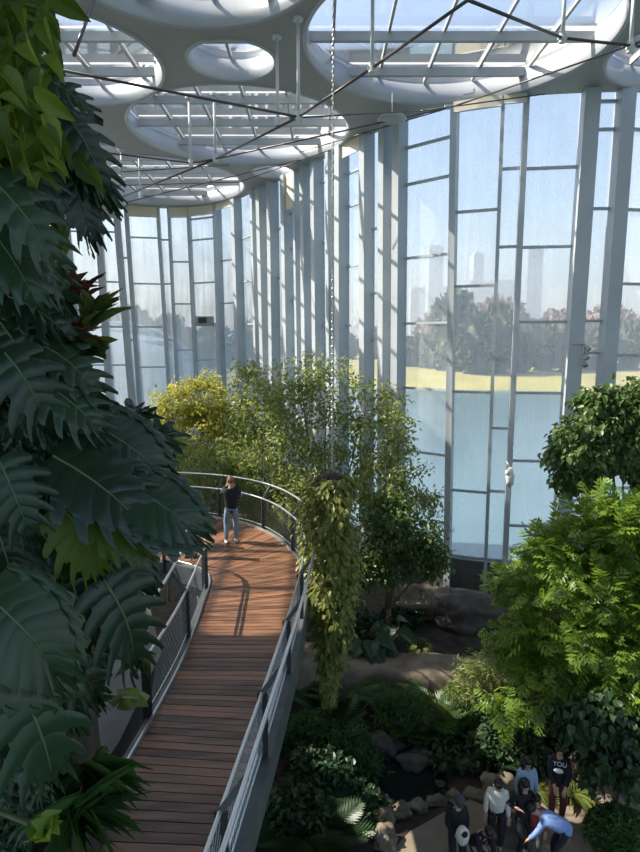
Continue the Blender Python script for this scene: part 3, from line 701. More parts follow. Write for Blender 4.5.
# ================================================================ PLANTS
def leafy(name, tpl, P, D, N_, S_, m, parent, A=None):
    V, F, A = scatter(tpl, P, D, N_, S_, A); return mesh_obj(name, V, F, m, parent, False, A)
def crown_points(ells, n, shell=.45):
    out = []; w_ = np.array([e[1][0] * e[1][1] * e[1][2] for e in ells]) ** (2 / 3); w_ = w_ / w_.sum()
    idx = RNG.choice(len(ells), n, p=w_); d = rdir(n); rad = (shell + (1 - shell) * RNG.random(n)) ** 1.0
    for i in range(n): c, r_ = ells[idx[i]]; out.append(np.array(c) + d[i] * np.array(r_) * rad[i])
    return np.array(out)
def tree(label, base, ells, n_cl, per, tpl, lm, ls, trunk_r=.08, cl_r=.3, name='tree', cat='tree', droop=.3, bark='bark', ncore=26, lean=None, fork=.35, outw=.6):
    """base: foot of the trunk; ells: crown ellipsoids; leaves grow in clusters at the twig ends"""
    base = Vector(base); o = empty(name, base, label=label, cat=cat)
    C = crown_points(ells, n_cl); cen = np.mean([np.array(e[0]) for e in ells], axis=0); cen = Vector(cen)
    fk = base.lerp(cen, fork); fk.x += RNG.normal() * .08
    if lean: fk += Vector(lean)
    b = MB(); b.tube([base - Vector((0, 0, .1)), base.lerp(fk, .5) + Vector((RNG.normal() * .06, RNG.normal() * .06, 0)), fk], [trunk_r, trunk_r * .85, trunk_r * .7], 8)
    sel = C[RNG.choice(len(C), min(ncore, len(C)), replace=False)]
    mids = []
    for e in ells:
        c = Vector(e[0]); m_ = fk.lerp(c, .6) + Vector((RNG.normal() * .1, RNG.normal() * .1, RNG.normal() * .05)); mids.append((c, m_))
        b.tube([fk, fk.lerp(m_, .5) + Vector((RNG.normal() * .05, RNG.normal() * .05, .05)), m_], [trunk_r * .6, trunk_r * .45, trunk_r * .32], 6); 
        b.tube([m_, c], [trunk_r * .32, trunk_r * .12], 5)
    for p in sel:
        p = Vector(p); c, m_ = min(mids, key=lambda q: (q[0] - p).length); s_ = m_.lerp(c, random.random() * .9); k_ = s_.lerp(p, .5) + Vector((0, 0, -.1 * (p - s_).length))
        b.tube([s_, k_, p], [trunk_r * .2, trunk_r * .13, trunk_r * .05], 4, cap=False)
    b.build('trunk', M[bark], o, True)
    n = n_cl * per; ci = np.repeat(np.arange(n_cl), per); off = rdir(n) * (RNG.random((n, 1)) ** .5) * cl_r; P = C[ci] + off
    D = off / cl_r * outw + rdir(n) * .6 + (C[ci] - np.array(cen)) * .15; D[:, 2] -= droop; N_ = rdir(n) * .5; N_[:, 2] += 1
    cv = RNG.random(n_cl)[ci] * .5 + RNG.random(n) * .5
    leafy('foliage', tpl, P, D, N_, ls * (.7 + .6 * RNG.random(n)), lm, o, cv); return o
def E(px, py, y, rx, rz, ry=None):
    c = aty(px, py, y); k = y / FPX * 1.05; return (tuple(c), (rx * k, (ry or (rx + rz) / 2) * k, rz * k))
def foot(px, y, z=None): x = aty(px, 500, y).x; return (x, y, gz(x, y) if z is None else z)

tree('yellow green round tree beyond the far curve of the footbridge', foot(205, 26), [E(202, 398, 26, 36, 24), E(228, 425, 26, 26, 30), E(176, 412, 26, 28, 26), E(205, 430, 26, 34, 26), E(165, 432, 26, 18, 18)], 330, 30, T_OVSM, L_['yellow'], .15, .14, .34)
tree('pale green tree behind the platform, left of the tallest central tree', foot(262, 21.5), [E(262, 415, 21.5, 34, 36), E(235, 455, 21, 34, 32), E(285, 450, 21, 38, 40), E(250, 385, 21.8, 18, 24)], 230, 20, T_OVSM, L_['mid'], .16, .07, .36)
tree('tallest slim tree in the centre, its top against the white fins', foot(325, 20.3), [E(300, 380, 20.3, 22, 26), E(328, 388, 20.3, 28, 30), E(362, 405, 20.3, 34, 34), E(312, 430, 20.3, 40, 36), E(372, 440, 20, 36, 34), E(390, 405, 20.5, 18, 18), E(345, 470, 20, 40, 30), E(275, 400, 20.3, 20, 22)], 300, 20, T_OVSM, L_['mid'], .15, .075, .38, droop=.1)
tree('leaning tree with a reddish trunk right of the hanging vine', foot(388, 19.2), [E(398, 430, 19.2, 14, 22), E(420, 500, 19.2, 22, 14), E(405, 465, 19.2, 24, 20), E(380, 490, 19, 30, 30), E(435, 525, 19.2, 14, 10)], 140, 20, T_OVSM, L_['mid'], .14, .085, .34, lean=(-.1, 0, .1))
tree('low dark broad tree with many stems, right behind the hanging vine', foot(392, 18), [E(400, 540, 18, 42, 22), E(375, 570, 18, 30, 18), E(425, 558, 18, 26, 20), E(390, 515, 18, 32, 20)], 300, 22, T_OVSM, L_['ficus'], .16, .10, .3)
for (px, py, y, r_, lab) in [(200, 470, 19.6, 44, 'green thicket behind the far railing, left end'), (260, 478, 19.8, 44, 'green thicket behind the far railing, behind the standing visitor'), (300, 500, 18.8, 40, 'green thicket behind the far railing, where it meets the vine'), (165, 455, 21, 34, 'thin shrub at the foot of the yellow green tree')]:
    tree(lab, foot(px, y), [E(px, py, y, r_, r_ * .7), E(px - 10, py + 40, y, r_, r_ * .7), E(px + 14, py + 75, y, r_, r_ * .7)], 260, 22, T_LANCE, L_['mid'], .19, .05, .36, name='shrub', cat='shrub', fork=.2)
# right side
tree('rounded dark green tree hanging over the right edge, scalloped underneath', foot(668, 14.5), [E(607, 410, 14.5, 30, 22), E(585, 440, 14.5, 30, 28), E(640, 415, 14.5, 34, 34), E(572, 478, 14.5, 14, 16), E(557, 455, 14.5, 12, 12), E(622, 450, 14.5, 28, 22), E(655, 470, 14.5, 22, 30), E(598, 468, 14.5, 14, 20)], 460, 30, T_OVATE, L_['ficus'], .15, .10, .22, droop=.7)
tree('large bright green tree filling the right side above the visitors', foot(645, 13), [E(610, 525, 13, 40, 22), E(650, 540, 13, 40, 40), E(560, 548, 13.3, 32, 16), E(525, 585, 13.6, 26, 10), E(590, 580, 12.8, 46, 20), E(640, 600, 12.5, 40, 30), E(550, 622, 13, 38, 14), E(600, 640, 12.4, 46, 20), E(520, 640, 13.4, 26, 9), E(560, 675, 12.6, 44, 13), E(625, 685, 12, 30, 18), E(515, 705, 13, 26, 9)], 900, 6, T_PINN, L_['bright'], .42, .12, .30, droop=.25, fork=.45)
tree('mid green spreading shrub between the stone ledge and the bright tree', foot(500, 14.5), [E(490, 670, 14.5, 32, 14), E(515, 650, 14.3, 26, 16), E(470, 690, 14.5, 22, 10)], 120, 16, T_LANCE, L_['mid'], .15, .05, .26, name='shrub', cat='shrub')
tree('dark tree with drooping leaf bunches above the round bush', foot(648, 11.2), [E(600, 715, 11.2, 26, 20), E(630, 735, 11.2, 22, 24), E(595, 765, 11.0, 10, 18), E(630, 775, 10.8, 12, 18), E(572, 720, 11.4, 24, 18)], 190, 10, T_HEART, L_['dark'], .17, .07, .22, droop=1.0)
def ball_bush(label, c, r_, n, lm, ls):
    o = empty('clipped_bush', (c[0], c[1], gz(c[0], c[1])), label=label, cat='bush'); d = rdir(n); d[:, 2] = np.abs(d[:, 2]) * 1.0 - .15
    P = np.array(c) + d * np.array(r_) * (.85 + .2 * RNG.random((n, 1)))
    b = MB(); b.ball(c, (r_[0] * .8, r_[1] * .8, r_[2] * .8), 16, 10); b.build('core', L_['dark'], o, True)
    leafy('foliage', T_OVSM, P, d + rdir(n) * .8, d + rdir(n) * .4, ls * (.7 + .6 * RNG.random(n)), lm, o)
c = atz(622, 838, .45); ball_bush('round clipped bush at the bottom right corner beside the path', (c.x, c.y, .45), (.66, .66, .55), 3800, L_['fern'], .09)
# understory
def rosette(name, label, c, n, tpl, lm, ls, cat='plant', up=.5, stem=True, spread=1.0, h=0.0):
    o = empty(name, c, label=label, cat=cat); c = np.array(c, float); a = RNG.random(n) * 6.283; u = up + .5 * RNG.random(n)
    D = np.stack([np.cos(a) * spread, np.sin(a) * spread, u], 1); P = c + D * .05 + np.array([0, 0, h]) + rdir(n) * .03
    if h:
        P = c + np.stack([np.cos(a) * .35 * spread * h, np.sin(a) * .35 * spread * h, h * (.5 + .6 * RNG.random(n))], 1); b = MB()
        for p in P: b.tube([tuple(c), tuple((c + p) / 2 + np.array([0, 0, .1 * h])), tuple(p)], .012, 4, cap=False)
        b.build('stem', M['stem'], o); D[:, 2] = -.35
    N_ = np.stack([np.zeros(n), np.zeros(n) - .2, np.ones(n)], 1) + rdir(n) * .2
    leafy('leaves', tpl, P, D, N_, ls * (.75 + .5 * RNG.random(n)), lm, o); return o
def gp(px, py, z=None):       # ground point seen at this spot
    p = atz(px, py, 0)
    for _ in range(8): p = atz(px, py, gz(p.x, p.y))
    return p
und = [
 ('fern', 'feathery fern on the near edge of the stone ledge, left of centre', 395, 700, T_FROND, 'fern', 1.0, 16), ('fern', 'wide feathery fern in the middle of the stream bank', 430, 715, T_FROND, 'fern', 1.15, 22),
 ('fern', 'dark fern hanging towards the stream below the spreading shrub', 462, 722, T_FROND, 'fern', 1.0, 18), ('fern', 'pale fern catching light beside the boulder on the stream bank', 405, 722, T_FROND, 'bright', .8, 14),
 ('fern', 'large fern under the tip of the hanging vine', 335, 722, T_FROND, 'fern', 1.1, 18), ('fern', 'dark fern below the right side of the bridge', 300, 745, T_FROND, 'dark', 1.1, 20),
 ('palm', 'young palm with arching fronds left of the stream', 330, 772, T_PALM, 'dark', .9, 18), ('palm', 'dark palm at the bottom edge beside the bridge', 300, 830, T_PALM, 'dark', 1.3, 20),
 ('palm', 'small palm behind the ferns at the stream', 440, 690, T_PALM, 'mid', 1.1, 16), ('fern', 'dark fern at the bottom edge left of the brown boulders', 318, 836, T_FROND, 'dark', 1.1, 22),
 ('spider_plant', 'strappy light green plant at the feet of the visitor in black hoodie', 572, 790, T_BLADE, 'mid', .42, 46), ('spider_plant', 'strappy green plant behind the visitor in the denim jacket', 533, 785, T_BLADE, 'mid', .42, 40),
 ('taro', 'broad leaved dark plant behind the stone ledge, beside the vine', 368, 655, T_HEART, 'dark', .62, 26), ('taro', 'broad leaved dark plant left of the boulders by the glass', 392, 640, T_HEART, 'dark', .5, 20),
 ('small_shrub', 'small pale shrub between ledge and dark boulder', 420, 650, T_OVATE, 'vine', .2, 60), ('fern', 'fern right of the ledge under the bright tree', 505, 715, T_FROND, 'fern', .9, 18),
 ('fern', 'dark fern on the bank behind the visitors', 500, 755, T_FROND, 'dark', .9, 20), ('fern', 'dark fern at the right end of the bank under the bright tree', 560, 735, T_FROND, 'dark', 1.0, 20),
 ('palm', 'green palm under the leaning tree beside the vine', 345, 690, T_PALM, 'fern', 1.0, 14), ('fern', 'fern in the gap between bridge and hanging vine tip', 318, 700, T_FROND, 'dark', .9, 16),
 ('fern', 'low fern beside the grey plinth of the glass wall', 470, 600, T_FROND, 'mid', .5, 14), ('small_shrub', 'low leafy shrub at the foot of the glass wall on the right', 545, 610, T_OVATE, 'mid', .22, 90)]
for (nm, lab, px, py, tpl, lm, ls, n) in und:
    c = gp(px, py + 12)
    if nm == 'taro': rosette(nm, lab, c, n, tpl, L_[lm], ls, h=.9)
    elif nm == 'small_shrub': rosette(nm, lab, c, n, tpl, L_[lm], ls, cat='shrub', h=.6)
    else: rosette(nm, lab, c, n, tpl, L_[lm], ls, cat='fern' if nm == 'fern' else ('palm' if nm == 'palm' else 'plant'), up=.55)
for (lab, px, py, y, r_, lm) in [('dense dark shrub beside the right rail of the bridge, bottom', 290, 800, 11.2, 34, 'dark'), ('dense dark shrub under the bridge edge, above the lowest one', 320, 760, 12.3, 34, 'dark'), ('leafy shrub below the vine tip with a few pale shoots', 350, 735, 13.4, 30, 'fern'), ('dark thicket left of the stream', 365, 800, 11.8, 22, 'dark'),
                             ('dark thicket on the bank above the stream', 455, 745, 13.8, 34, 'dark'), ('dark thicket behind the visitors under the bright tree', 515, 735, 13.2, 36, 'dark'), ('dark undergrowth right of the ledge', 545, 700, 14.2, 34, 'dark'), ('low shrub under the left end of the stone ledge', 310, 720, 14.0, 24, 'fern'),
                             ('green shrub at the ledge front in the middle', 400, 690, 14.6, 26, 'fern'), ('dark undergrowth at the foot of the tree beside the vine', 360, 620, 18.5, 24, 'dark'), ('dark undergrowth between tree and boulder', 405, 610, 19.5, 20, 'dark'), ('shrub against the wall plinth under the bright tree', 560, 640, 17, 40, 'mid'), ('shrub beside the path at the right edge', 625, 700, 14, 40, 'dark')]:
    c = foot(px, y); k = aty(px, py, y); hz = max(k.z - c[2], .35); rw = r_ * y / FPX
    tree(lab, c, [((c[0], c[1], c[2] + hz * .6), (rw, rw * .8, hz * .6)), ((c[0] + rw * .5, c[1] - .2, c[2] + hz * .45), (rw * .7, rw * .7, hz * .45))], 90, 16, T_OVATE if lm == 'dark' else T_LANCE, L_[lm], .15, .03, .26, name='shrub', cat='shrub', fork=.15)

# rocks
def rock(name, label, c, r_, seed, m='rock', cat='rock'):
    b = MB(); f = lump(.13, seed); b.ball(c, r_, 30, 22, fn=lambda d: f(d) * (1 - .16 * abs(math.sin(3 * d.x + 2 * d.y + seed))) * (1 - .14 * abs(math.sin(4 * d.z + 2 * d.y + seed)))); o = b.build(name, M[m], None, True); return tag(o, label, cat)
k = 0
for (px, py, rx, rz, lab, m) in [(381, 822, .30, .30, 'tall brown boulder leftmost of those by the stream', 'rock'), (400, 812, .30, .26, 'brown boulder second from the left by the stream', 'rock'), (418, 806, .25, .16, 'flat brown stone between the boulders and the visitors', 'rock'),
                            (383, 840, .32, .30, 'sunlit boulder at the bottom, lowest of the stream boulders', 'rock'), (437, 800, .28, .14, 'flat kerb stone above the dark coated visitor', 'rock'), (455, 797, .24, .16, 'pale kerb stone at the left of the path edge', 'rock'),
                            (478, 796, .34, .20, 'long grey kerb stone behind the white jacketed visitor', 'rock'), (500, 790, .42, .34, 'rounded brown boulder on the path edge behind the visitors', 'rock'), (588, 775, .6, .5, 'large brown rock right of the black hooded visitor', 'rock'),
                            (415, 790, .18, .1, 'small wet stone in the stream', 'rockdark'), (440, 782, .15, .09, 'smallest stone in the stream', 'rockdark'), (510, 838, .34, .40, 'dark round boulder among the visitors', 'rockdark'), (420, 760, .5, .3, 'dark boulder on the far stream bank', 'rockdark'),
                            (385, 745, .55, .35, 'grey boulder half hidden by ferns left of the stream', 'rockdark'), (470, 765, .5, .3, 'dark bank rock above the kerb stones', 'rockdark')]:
    c = gp(px, py + 4); rock('boulder', lab, (c.x, c.y, c.z + rz * .45), (rx, rx * .8, rz), k, m); k += 1
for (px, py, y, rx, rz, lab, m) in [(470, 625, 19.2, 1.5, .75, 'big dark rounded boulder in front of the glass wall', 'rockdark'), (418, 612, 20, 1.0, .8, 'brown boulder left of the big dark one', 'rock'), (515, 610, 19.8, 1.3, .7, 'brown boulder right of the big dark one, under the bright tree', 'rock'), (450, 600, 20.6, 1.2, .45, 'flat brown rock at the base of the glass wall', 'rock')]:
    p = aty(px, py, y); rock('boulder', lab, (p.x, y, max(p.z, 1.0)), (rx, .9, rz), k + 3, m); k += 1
# long stone ledge
a, c = aty(285, 668, 16.2), aty(525, 672, 16.4)
b = MB(); V = []; F = []; n = 24
for i in range(n + 1):
    t = i / n; x = a.x + (c.x - a.x) * t; yy = 16.0 + .25 * math.sin(t * 5); zz = 1.0 + .05 * math.sin(t * 9) + .04 * math.sin(t * 23)
    for (dy, dz) in ((-.45, -1.0), (-.5, -.25), (-.42, 0), (-.1, .05), (.7, .02), (.9, -.1), (.9, -1.0)): V.append((x, yy + dy + .04 * math.sin(i * 2.3), zz + dz))
for i in range(n):
    for q in range(6): F.append((i * 7 + q, i * 7 + q + 1, (i + 1) * 7 + q + 1, (i + 1) * 7 + q))
F += [tuple(range(7))[::-1], tuple(n * 7 + q for q in range(7))]; b.add(V, F[:]); o = b.build('stone_ledge', M['rock'], None, True); tag(o, 'long flat topped stone ledge across the planting behind the vine tip', 'ledge')

# hanging vine and chain
vy = 11.6; top = aty(332, 474, vy); bot = aty(335, 700, vy); o = empty('hanging_vine', (top.x, vy, top.z), label='long tapering leafy vine column hanging on a chain beside the bridge', cat='plant')
b = MB(); b.ball((top.x, vy, top.z - .15), (.25, .25, .16), 16, 10, fn=lump(.08, 4)); b.build('root_ball', L_['root'], o, True)
n = 5200; t = RNG.random(n) ** 1.25; zz = top.z - .05 - t * (top.z - bot.z)
rad = np.interp(t, [0, .05, .25, .45, .62, .8, 1.0], [.30, .46, .47, .45, .36, .20, .07]); an = RNG.random(n) * 6.283; rf = np.sqrt(.35 + .65 * RNG.random(n))
lob = (1 + .2 * np.sin(an * 3 + zz * 2.5) + .12 * np.sin(an * 5 - zz * 6)) * (1 + .16 * RNG.normal(size=n)) * 1.05
P = np.stack([top.x + .06 * np.sin(zz * 1.7) + np.cos(an) * rad * rf * lob, vy + np.sin(an) * rad * rf * lob, zz], 1)
D = np.stack([np.cos(an), np.sin(an), -.9 + 0 * an], 1) + rdir(n) * .5; N_ = np.stack([np.cos(an), np.sin(an), .8 + 0 * an], 1) + rdir(n) * .4
leafy('foliage', T_OVATE, P, D, N_, .115 * (.6 + .8 * RNG.random(n)), L_['vine'], o)
b = MB()
for i in range(26):
    a_ = i * 2.4; r_ = .2 + .12 * math.sin(i); L2 = random.uniform(.5, .98); b.tube([(top.x + r_ * math.cos(a_) * (1 - q * .7), vy + r_ * math.sin(a_) * (1 - q * .7), top.z - q * L2 * (top.z - bot.z)) for q in (0, .25, .5, .75, 1)], .008, 4, cap=False)
b.build('stem', M['stem'], o)
n = 240; b = MB(); z = top.z + .05
ch = empty('chain', (top.x, vy, top.z + .05), label='thin metal chain running from the ceiling down to the hanging vine', cat='chain'); i = 0
while z < CEIL:
    ax = (1, 0) if i % 2 else (0, 1)
    q = [(top.x + ax[0] * .018 * math.cos(t), vy + ax[1] * .018 * math.cos(t), z + .045 + .045 * math.sin(t)) for t in [2 * math.pi * k / 8 for k in range(9)]]
    b.tube(q, .0075, 4, cap=False); z += .078; i += 1
b.build('links', M['chain'], ch)

# ================================================================ PLANTED TOWER AT THE LEFT
core = MB(); f = lump(.06, 9)
core.lathe((-4.55, 5.1, 0), [(2.3, 0), (2.35, 4.5), (2.3, 6), (2.2, 8), (2.05, 10), (1.85, 12), (1.7, 14), (1.6, 16), (1.5, CEIL - .05), (.01, CEIL - .04)], 32)
core.build('wall_left', M['soil'], None, True, kind='structure')
def leaf_frame(base, tip, nrm): return base, tip - base, nrm
camv = Vector((0, 0, EYE))
def hero_plant(label, leaves, root_px, lm='monstera', y0=4.4):
    rootp = aty(root_px[0], root_px[1], y0); o = empty('monstera', rootp, label=label, cat='plant')
    for k, lf_ in enumerate(leaves):
        bx, by, tx, ty, y, dy, roll = lf_[:7]
        base = aty(bx, by, y); tip = aty(tx, ty, y + dy); L_len = (tip - base).length
        toc = (camv - base).normalized(); nv = (toc * .8 + Vector((roll, 0, .75))).normalized()
        j = lf_[7] if len(lf_) > 7 else random.choice((0, 1, 2, 3, 4, 5, 6)); tv, tf = T_MON[j]
        V, F, A = scatter((tv, tf), np.array([base]), np.array([tip - base]), np.array([nv]), np.array([L_len]), np.array([random.random()]))
        lf = mesh_obj('leaf', V, F, L_[lm], o, True, A)
        rv, rf2 = petiole_rib(.25 + .12 * (j % 3) if j < 5 else (.25, .28)[j - 5]); V, F, A = scatter((rv, rf2), np.array([base]), np.array([tip - base]), np.array([nv]), np.array([L_len]))
        mesh_obj('midrib', V, F, L_['rib'], lf, True, A)
        b = MB(); m_ = base.lerp(rootp, .5) + Vector((0, 0, .12)); b.tube([base + (tip - base) * -.05, m_, rootp], [.008, .010, .012], 5); b.build('petiole', M['stem'], lf, True)
    return o
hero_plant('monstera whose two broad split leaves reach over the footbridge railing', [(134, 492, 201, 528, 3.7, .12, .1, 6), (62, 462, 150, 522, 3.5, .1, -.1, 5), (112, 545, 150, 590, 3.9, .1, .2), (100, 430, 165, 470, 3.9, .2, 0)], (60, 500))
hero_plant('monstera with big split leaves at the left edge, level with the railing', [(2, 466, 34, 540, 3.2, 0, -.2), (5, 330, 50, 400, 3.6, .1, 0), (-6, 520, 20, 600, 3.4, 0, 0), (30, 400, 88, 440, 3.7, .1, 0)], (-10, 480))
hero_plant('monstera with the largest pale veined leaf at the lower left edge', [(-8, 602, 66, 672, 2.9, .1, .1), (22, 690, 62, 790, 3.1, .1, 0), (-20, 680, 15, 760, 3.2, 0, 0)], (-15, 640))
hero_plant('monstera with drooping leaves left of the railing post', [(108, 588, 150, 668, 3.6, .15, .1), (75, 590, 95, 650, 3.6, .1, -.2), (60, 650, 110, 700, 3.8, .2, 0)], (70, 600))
hero_plant('backlit yellow green monstera under the big railing leaves', [(66, 512, 104, 572, 3.45, .1, 0, 5), (100, 522, 152, 552, 3.5, .1, .2, 5), (70, 560, 100, 600, 4.0, .1, -.1)], (50, 540), 'pothos')  # backlit glow put into the colour: lighter pothos material on monstera leaves
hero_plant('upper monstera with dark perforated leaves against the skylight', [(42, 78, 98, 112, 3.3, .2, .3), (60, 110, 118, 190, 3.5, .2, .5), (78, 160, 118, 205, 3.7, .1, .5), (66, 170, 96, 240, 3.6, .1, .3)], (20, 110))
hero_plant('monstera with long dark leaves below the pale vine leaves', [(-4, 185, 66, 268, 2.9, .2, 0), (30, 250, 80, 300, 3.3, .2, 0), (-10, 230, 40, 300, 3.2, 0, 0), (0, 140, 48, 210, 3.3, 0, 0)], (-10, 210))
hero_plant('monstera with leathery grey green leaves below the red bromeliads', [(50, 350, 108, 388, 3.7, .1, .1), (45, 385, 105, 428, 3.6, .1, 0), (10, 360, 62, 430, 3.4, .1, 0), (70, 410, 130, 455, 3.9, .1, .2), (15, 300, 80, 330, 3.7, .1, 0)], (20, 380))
XR = [(0, 62), (40, 66), (100, 72), (150, 70), (200, 50), (245, 45), (290, 75), (350, 100), (400, 112), (440, 128), (470, 120), (520, 120), (560, 130), (620, 128), (680, 118), (720, 95), (760, 88), (800, 80), (860, 84)]
def fill(label, name, y0, y1, n, tpl, lm, ls, hang=.8, yd=(3.3, 4.6), cat='plant', xa=-70, xadd=0, outx=.5, nz=.6, rnd=.55):
    py = y0 + (y1 - y0) * RNG.random(n); xr = np.interp(py, [a for a, _ in XR], [b_ for _, b_ in XR]) + xadd; px = xa + (xr - xa) * RNG.random(n) ** .85
    yy = yd[0] + (yd[1] - yd[0]) * RNG.random(n); P = np.array([aty(px[i], py[i], yy[i]) for i in range(n)])
    D = np.stack([np.full(n, outx), np.full(n, -.25), np.full(n, -hang)], 1) + rdir(n) * rnd
    N_ = np.stack([np.full(n, .15), np.full(n, -.8), np.full(n, nz)], 1) + rdir(n) * rnd * .9
    c = np.mean(P, axis=0); o = empty(name, c, label=label, cat=cat)
    leafy('leaves', tpl, P, D, N_, ls * (.65 + .7 * RNG.random(n)), L_[lm], o)
    b = MB()
    for i in RNG.choice(n, min(n, 50), replace=False):
        p = Vector(P[i]); q = Vector((-3.0 - .15 * random.random(), p.y + .6, p.z + random.uniform(-.1, .3))); b.tube([p, p.lerp(q, .5) + Vector((0, 0, .12)), q], [.006, .008, .010], 4, cap=False)
    b.build('stem', M['stem'], o); return o
fill('pale green climbing vine with hanging leaves at the top left corner', 'climbing_vine', -40, 175, 560, T_PEND, 'pothos', .17, hang=1.0, yd=(2.8, 4.4), xadd=-20, rnd=.95, nz=.2)
fill('yellow green creeper leaves below the upper monstera', 'creeper', 150, 250, 120, T_PEND, 'pothos', .16, rnd=.9, hang=.9, yd=(3.4, 4.2), xadd=20, outx=.6)
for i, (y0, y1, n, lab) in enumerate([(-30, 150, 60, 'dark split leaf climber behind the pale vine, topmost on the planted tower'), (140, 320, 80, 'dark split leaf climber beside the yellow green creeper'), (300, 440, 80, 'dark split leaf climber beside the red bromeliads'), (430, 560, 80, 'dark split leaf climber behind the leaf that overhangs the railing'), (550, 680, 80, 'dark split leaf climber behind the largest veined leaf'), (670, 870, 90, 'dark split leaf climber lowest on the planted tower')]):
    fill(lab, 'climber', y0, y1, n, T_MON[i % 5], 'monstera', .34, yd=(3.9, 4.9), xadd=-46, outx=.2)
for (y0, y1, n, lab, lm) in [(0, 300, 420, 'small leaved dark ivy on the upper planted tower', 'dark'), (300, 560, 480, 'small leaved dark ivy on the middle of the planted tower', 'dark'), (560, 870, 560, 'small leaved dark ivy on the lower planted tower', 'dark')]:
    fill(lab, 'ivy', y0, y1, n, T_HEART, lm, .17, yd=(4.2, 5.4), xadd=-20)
def clump(name, label, px, py, y, n, tpl, lm, ls, up=.5, cat='plant', outx=.5):
    c = aty(px, py, y); o = empty(name, c, label=label, cat=cat); d = rdir(n); d[:, 2] = np.abs(d[:, 2]) * .6 + up; d[:, 0] += outx; d[:, 1] -= .2
    P = np.array(c) + rdir(n) * .05; N_ = np.stack([np.zeros(n), np.full(n, -.5), np.ones(n)], 1) + rdir(n) * .3
    leafy('leaves', tpl, P, d, N_, ls * (.7 + .6 * RNG.random(n)), L_[lm], o); b = MB(); q = Vector((-3.1, c.y + .7, c.z - .1)); b.tube([c, c.lerp(q, .5) + Vector((0, 0, -.05)), q], .02, 6); b.build('stem', M['stem'], o, True)
clump('bromeliad', 'rust red bromeliad on the planted tower against the back wall', 62, 298, 3.9, 22, T_LANCE, 'red', .20)
clump('bromeliad', 'orange red bromeliad just right of the rust red one', 82, 300, 4.1, 12, T_LANCE, 'red', .18, up=1.1)
clump('croton', 'green upright strap leaved plant beside the red bromeliads', 90, 325, 4.0, 26, T_LANCE, 'croton', .26, up=.9)
clump('croton', 'dark red leaved plant under the bromeliads', 62, 335, 4.0, 20, T_LANCE, 'red', .22, up=.1)
clump('croton', 'yellow speckled leafy plant at the edge of the planted tower', 88, 350, 4.1, 34, T_OVATE, 'croton', .14, up=.1)
clump('umbrella_plant', 'dark umbrella plant with drooping leaflets above the railing leaf', 130, 420, 4.4, 9, T_PALMATE, 'dark', .24, up=.2)
clump('umbrella_plant', 'small dark umbrella plant reaching towards the yellow green tree', 155, 440, 4.6, 7, T_PALMATE, 'dark', .22, up=.0)
clump('spider_plant', 'strappy plant with light edges overhanging the deck at the bottom left', 88, 775, 4.6, 60, T_STRAP, 'fern', .40, up=-.3, outx=.5)
clump('spider_plant', 'second strappy plant at the bottom edge, over the deck corner', 80, 815, 4.3, 60, T_STRAP, 'fern', .40, up=-.3, outx=.5)
clump('creeper', 'bright round leaved creeper at the bottom left corner', 40, 828, 3.4, 16, T_HEART, 'bright', .12, up=.2)
clump('creeper', 'small bright creeper beside the railing post', 140, 660, 4.5, 16, T_LANCE, 'croton', .16, up=-.3)
clump('creeper', 'pale green leaves on a thin stem over the grey ledge', 125, 700, 4.6, 14, T_OVATE, 'mid', .17, up=-.2, outx=.6)

# ================================================================ PEOPLE
def skinmesh(name, pts, edges, radii, m, parent, root=0, sub=1):
    bm = bmesh.new(); lay = bm.verts.layers.skin.verify(); vs_ = []
    for i, p in enumerate(pts):
        v = bm.verts.new(p); rr_ = radii[i]; rr_ = (rr_, rr_) if not isinstance(rr_, tuple) else rr_; v[lay].radius = rr_; v[lay].use_root = (i == root); vs_.append(v)
    for a, b_ in edges: bm.edges.new((vs_[a], vs_[b_]))
    me = bpy.data.meshes.new(name); bm.to_mesh(me); bm.free(); me.materials.append(m)
    o = bpy.data.objects.new(name, me); COL.objects.link(o); o.parent = parent
    sk = o.modifiers.new('skin', 'SKIN'); sk.use_smooth_shade = True; sb_ = o.modifiers.new('sub', 'SUBSURF'); sb_.levels = sub; sb_.render_levels = sub; return o
def ik(a, t, l1, l2, pole):
    a = Vector(a); t = Vector(t); d = t - a; L = min(d.length, (l1 + l2) * .995); d = d.normalized(); t = a + d * L
    x = (l1 * l1 - l2 * l2 + L * L) / (2 * L); h = math.sqrt(max(l1 * l1 - x * x, 0)); pl = Vector(pole); pl = (pl - d * pl.dot(d)).normalized(); return a + d * x + pl * h, t
SKIN = mat('skin', (.50, .30, .21), .55)
def cloth(nm, c): return mat(nm, c, .85, c2=tuple(min(1, v * 1.25) for v in c), scale=14, bump=.1)
